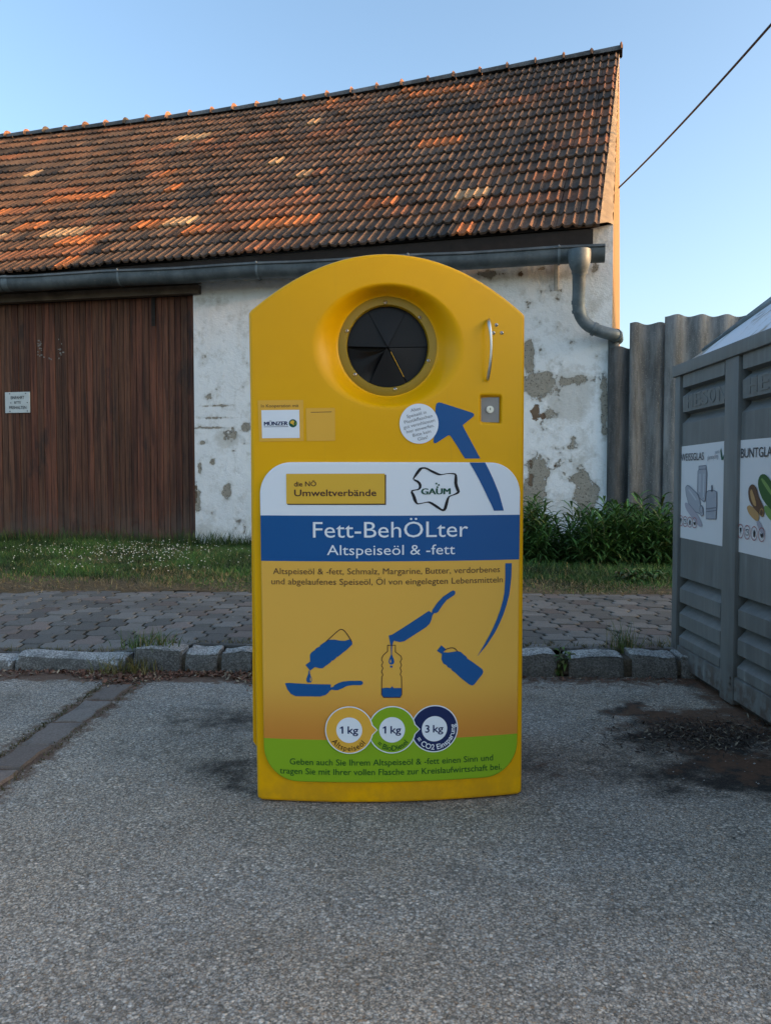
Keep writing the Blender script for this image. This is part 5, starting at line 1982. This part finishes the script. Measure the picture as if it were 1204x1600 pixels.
def gcol(r, t):
    k = r.uniform(.55, 1.35)
    if r.random() < .07: return (.10 * k, .12 * k, .03 * k)
    return (.066 * k, .145 * k, .032 * k)


def place(px, py, z=.13):
    p = ground(px, py, z); return (p.x, p.y, z)


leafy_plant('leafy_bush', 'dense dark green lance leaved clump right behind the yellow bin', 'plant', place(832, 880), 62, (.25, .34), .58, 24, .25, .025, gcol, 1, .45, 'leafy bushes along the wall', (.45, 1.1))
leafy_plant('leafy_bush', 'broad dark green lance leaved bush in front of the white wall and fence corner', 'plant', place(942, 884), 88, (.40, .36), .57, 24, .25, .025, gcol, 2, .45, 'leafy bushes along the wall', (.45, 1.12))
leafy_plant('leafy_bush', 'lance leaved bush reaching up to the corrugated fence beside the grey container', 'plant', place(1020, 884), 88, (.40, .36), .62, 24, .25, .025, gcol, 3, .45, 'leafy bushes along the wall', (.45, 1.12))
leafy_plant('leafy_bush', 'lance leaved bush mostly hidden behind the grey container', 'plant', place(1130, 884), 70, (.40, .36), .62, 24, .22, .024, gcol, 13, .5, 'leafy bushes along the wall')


def tuft(name, label, loc, n, rad, hr, wr, c0, seed, lean=.9):
    root = empty(name, loc)
    tag(root, label, 'weed')
    o = blades(n, lambda g, m: (g.normal(0, rad, m), g.normal(0, rad * .6, m)), hr, wr, lambda g, x, y: np.where((g.uniform(0, 1, len(x)) < .25)[:, None], np.array([.20, .16, .06]), np.array(c0)) * g.uniform(.6, 1.35, len(x))[:, None], 4, lean,
               lambda x, y: 0 * x - .005, seed, 'blades', parent=root)
    return root


tuft('grass_tuft', 'green grass tuft growing at the left end of the raised granite kerb', (*place(234, 1010, .10)[:2], .10), 130, .07, (.06, .14), (.004, .008), (.085, .14, .03), 21, 1.0)
tuft('grass_tuft', 'yellowish grass tuft at the foot of the sunken kerb beside the paver strip', (*place(196, 1048, .02)[:2], .02), 130, .07, (.05, .11), (.004, .007), (.13, .12, .035), 22, 1.1)
tuft('grass_tuft', 'tall thin weed tuft between two granite kerb stones near the container', (*place(975, 1018, .09)[:2], .085), 110, .035, (.08, .20), (.003, .006), (.10, .14, .04), 23, .7)
tuft('grass_tuft', 'low dry grass tuft on the pavement edge beside the container post', (*place(1032, 1010, .10)[:2], .10), 60, .05, (.03, .07), (.003, .006), (.14, .13, .05), 24, 1.1)
leafy_plant('leafy_weed', 'small yellow green leafy weed growing from the kerb joint right of the bin', 'weed', (*place(877, 1056, 0)[:2], .0), 6, (.03, .02), .14, 8, .055, .022, lambda r, t: (.09 * r.uniform(.6, 1.3), .13 * r.uniform(.6, 1.3), .022), 31, .7)
leafy_plant('leafy_weed', 'broad leaved weed lying over the grass edge below the right bush', 'weed', place(1000, 912, .12), 8, (.16, .06), .10, 8, .12, .04, lambda r, t: (.07 * r.uniform(.6, 1.5), .105 * r.uniform(.6, 1.4), .03), 32, .6)
leafy_plant('leafy_weed', 'thin dry weed standing at the white wall beside the barn door', 'weed', place(325, 850, .17), 5, (.05, .03), .26, 9, .06, .012, lambda r, t: (.06 * r.uniform(.6, 1.3), .08 * r.uniform(.6, 1.3), .03), 33, .4)
leafy_plant('leafy_weed', 'thin weed standing at the white wall just left of the yellow bin', 'weed', place(369, 848, .17), 4, (.04, .03), .32, 9, .05, .012, lambda r, t: (.07 * r.uniform(.6, 1.3), .08 * r.uniform(.6, 1.3), .04), 34, .4)
# grass along the pavement gap and kerb back edge
o = blades(1500, lambda g, n: (lambda x: (x, yk(x) + .185 + np.abs(g.normal(0, .025, n))))(np.concatenate([g.uniform(-2.4, -1.05, n // 2), g.uniform(-1.05, 1.5, n - n // 2)])), (.015, .05), (.003, .006),
           lambda g, x, y: np.array([.13, .115, .045]) * g.uniform(.5, 1.3, len(x))[:, None], 3, 1.2, lambda x, y: 0 * x + .095 + np.array([dip(q, .18) for q in x]), 41, 'joint_grass')
tag(o, kind='stuff')
o = blades(900, lambda g, n: (lambda t, e: (A0.x + dirv.x * t + nrm.x * e, A0.y + dirv.y * t + nrm.y * e))(g.uniform(-.1, L + .6, n), np.where(g.random(n) < .35, .078, -.078) + g.normal(0, .010, n)), (.006, .02), (.003, .005),
           lambda g, x, y: np.array([.085, .075, .028]) * g.uniform(.5, 1.3, len(x))[:, None], 3, 1.3, lambda x, y: 0 * x, 42, 'strip_moss')
tag(o, kind='stuff')


# ------------------------------------------------------------------ litter: dead leaves, straw, pebbles
def litter(name, n, fx, zf, size, cols, seed, curl=.3, asp=(.2, .7)):
    g = np.random.default_rng(seed)
    x, y = fx(g, n); n = len(x)
    l = g.uniform(size[0], size[1], n); wv = l * g.uniform(*asp, n); a = g.uniform(0, 2 * np.pi, n)
    tx = g.normal(0, curl, n); ty = g.normal(0, curl, n)
    z = zf(x, y) + .002 + g.uniform(0, .004, n) + np.abs(tx) * l * .3
    ca, sa = np.cos(a), np.sin(a)
    pts = []
    for (u, v, lift) in ((-.5, 0, 0), (0, -.5, .10), (.5, 0, 0), (0, .5, .10)):
        du, dv = u * l, v * wv
        pts.append(np.stack([x + du * ca - dv * sa, y + du * sa + dv * ca, z + du * tx + dv * ty + lift * l * .3], 1))
    V = np.stack(pts, 1).reshape(-1, 3)
    F = np.arange(4 * n).reshape(n, 4)
    return tag(np_mesh(name, V, F, M['litter'], None, False, tint=cols(g, n)), kind='stuff')


def brown(g, n):
    k = g.uniform(.5, 1.5, n)[:, None]
    c = np.where((g.uniform(0, 1, n) < .2)[:, None], np.array([.30, .22, .14]), np.array([.17, .078, .048]))
    return c * k


def kx_(g, n):
    x = np.concatenate([g.uniform(-1.5, -.15, int(n * .8)), g.uniform(-2.6, -1.1, n - int(n * .8))])
    return x, yk(x) - .006 - np.abs(g.normal(0, .065, n)) * (1 + .6 * np.sin(x * 9))


litter('leaf_litter', 7500, kx_, lambda x, y: 0 * x, (.006, .028), brown, 51, .4)
cc = ground(1095, 1150)
litter('straw_litter', 3800, lambda g, n: (lambda x, y: (np.minimum(x, CX + .02), y))(g.normal(cc.x + .02, .17, n) , g.normal(cc.y, .10, n)), lambda x, y: 0 * x, (.004, .030),
       lambda g, n: np.where((g.uniform(0, 1, n) < .22)[:, None], np.array([.20, .16, .11]), np.array([.045, .030, .022])) * g.uniform(.4, 1.4, n)[:, None], 52, .3, (.06, .35))
litter('curb_litter', 500, lambda g, n: (lambda x: (x, yk(x) - .01 - np.abs(g.normal(0, .04, n))))(g.uniform(.6, 1.42, n)), lambda x, y: 0 * x, (.005, .022), brown, 53)
litter('pavement_litter', 700, lambda g, n: (lambda x: (x, yk(x) + g.uniform(.2, 1.9, n)))(g.uniform(-3, 1.5, n)), lambda x, y: 0 * x + .118, (.004, .014), lambda g, n: np.where((g.uniform(0, 1, n) < .4)[:, None], np.array([.3, .29, .26]), np.array([.07, .05, .035])) * g.uniform(.5, 1.2, n)[:, None], 54)
litter('thatch', 5200, lambda g, n: (lambda x: (x, yp(x) + .0 + .05 * np.sin(x * 3.1) + np.abs(g.normal(0, .32, n))))(g.uniform(-5, 2.4, n)), lambda x, y: lawn_z(x, y) + .004, (.015, .06),
       lambda g, n: np.array([.22, .165, .09]) * g.uniform(.5, 1.4, n)[:, None], 55, .25, (.04, .15))
# loose grit on the asphalt
b = MB(); g = random.Random(77)
for i in range(520):
    if i < 150: p = ground(g.gauss(1080, 90), g.gauss(1175, 50))
    else: p = Vector((g.uniform(-1.9, 1.6), g.uniform(1.35, 3.6), 0))
    if p.x > CX - .01 and p.y > CY - CL: continue
    r = g.uniform(.002, .0055); k = g.choice([.06, .10, .14, .2, .26, .34])
    j = lambda: g.uniform(.7, 1.2) * r
    z = r * .4
    b.add([(p.x + j(), p.y, z), (p.x, p.y + j(), z), (p.x - j(), p.y, z), (p.x, p.y - j(), z), (p.x + .2 * r, p.y, z + j() * .7), (p.x, p.y, 0)],
          [(0, 1, 4), (1, 2, 4), (2, 3, 4), (3, 0, 4), (1, 0, 5), (2, 1, 5), (3, 2, 5), (0, 3, 5)], 0, (k, k * .97, k * .92))
tag(b.build('grit', M['litter']), kind='stuff')
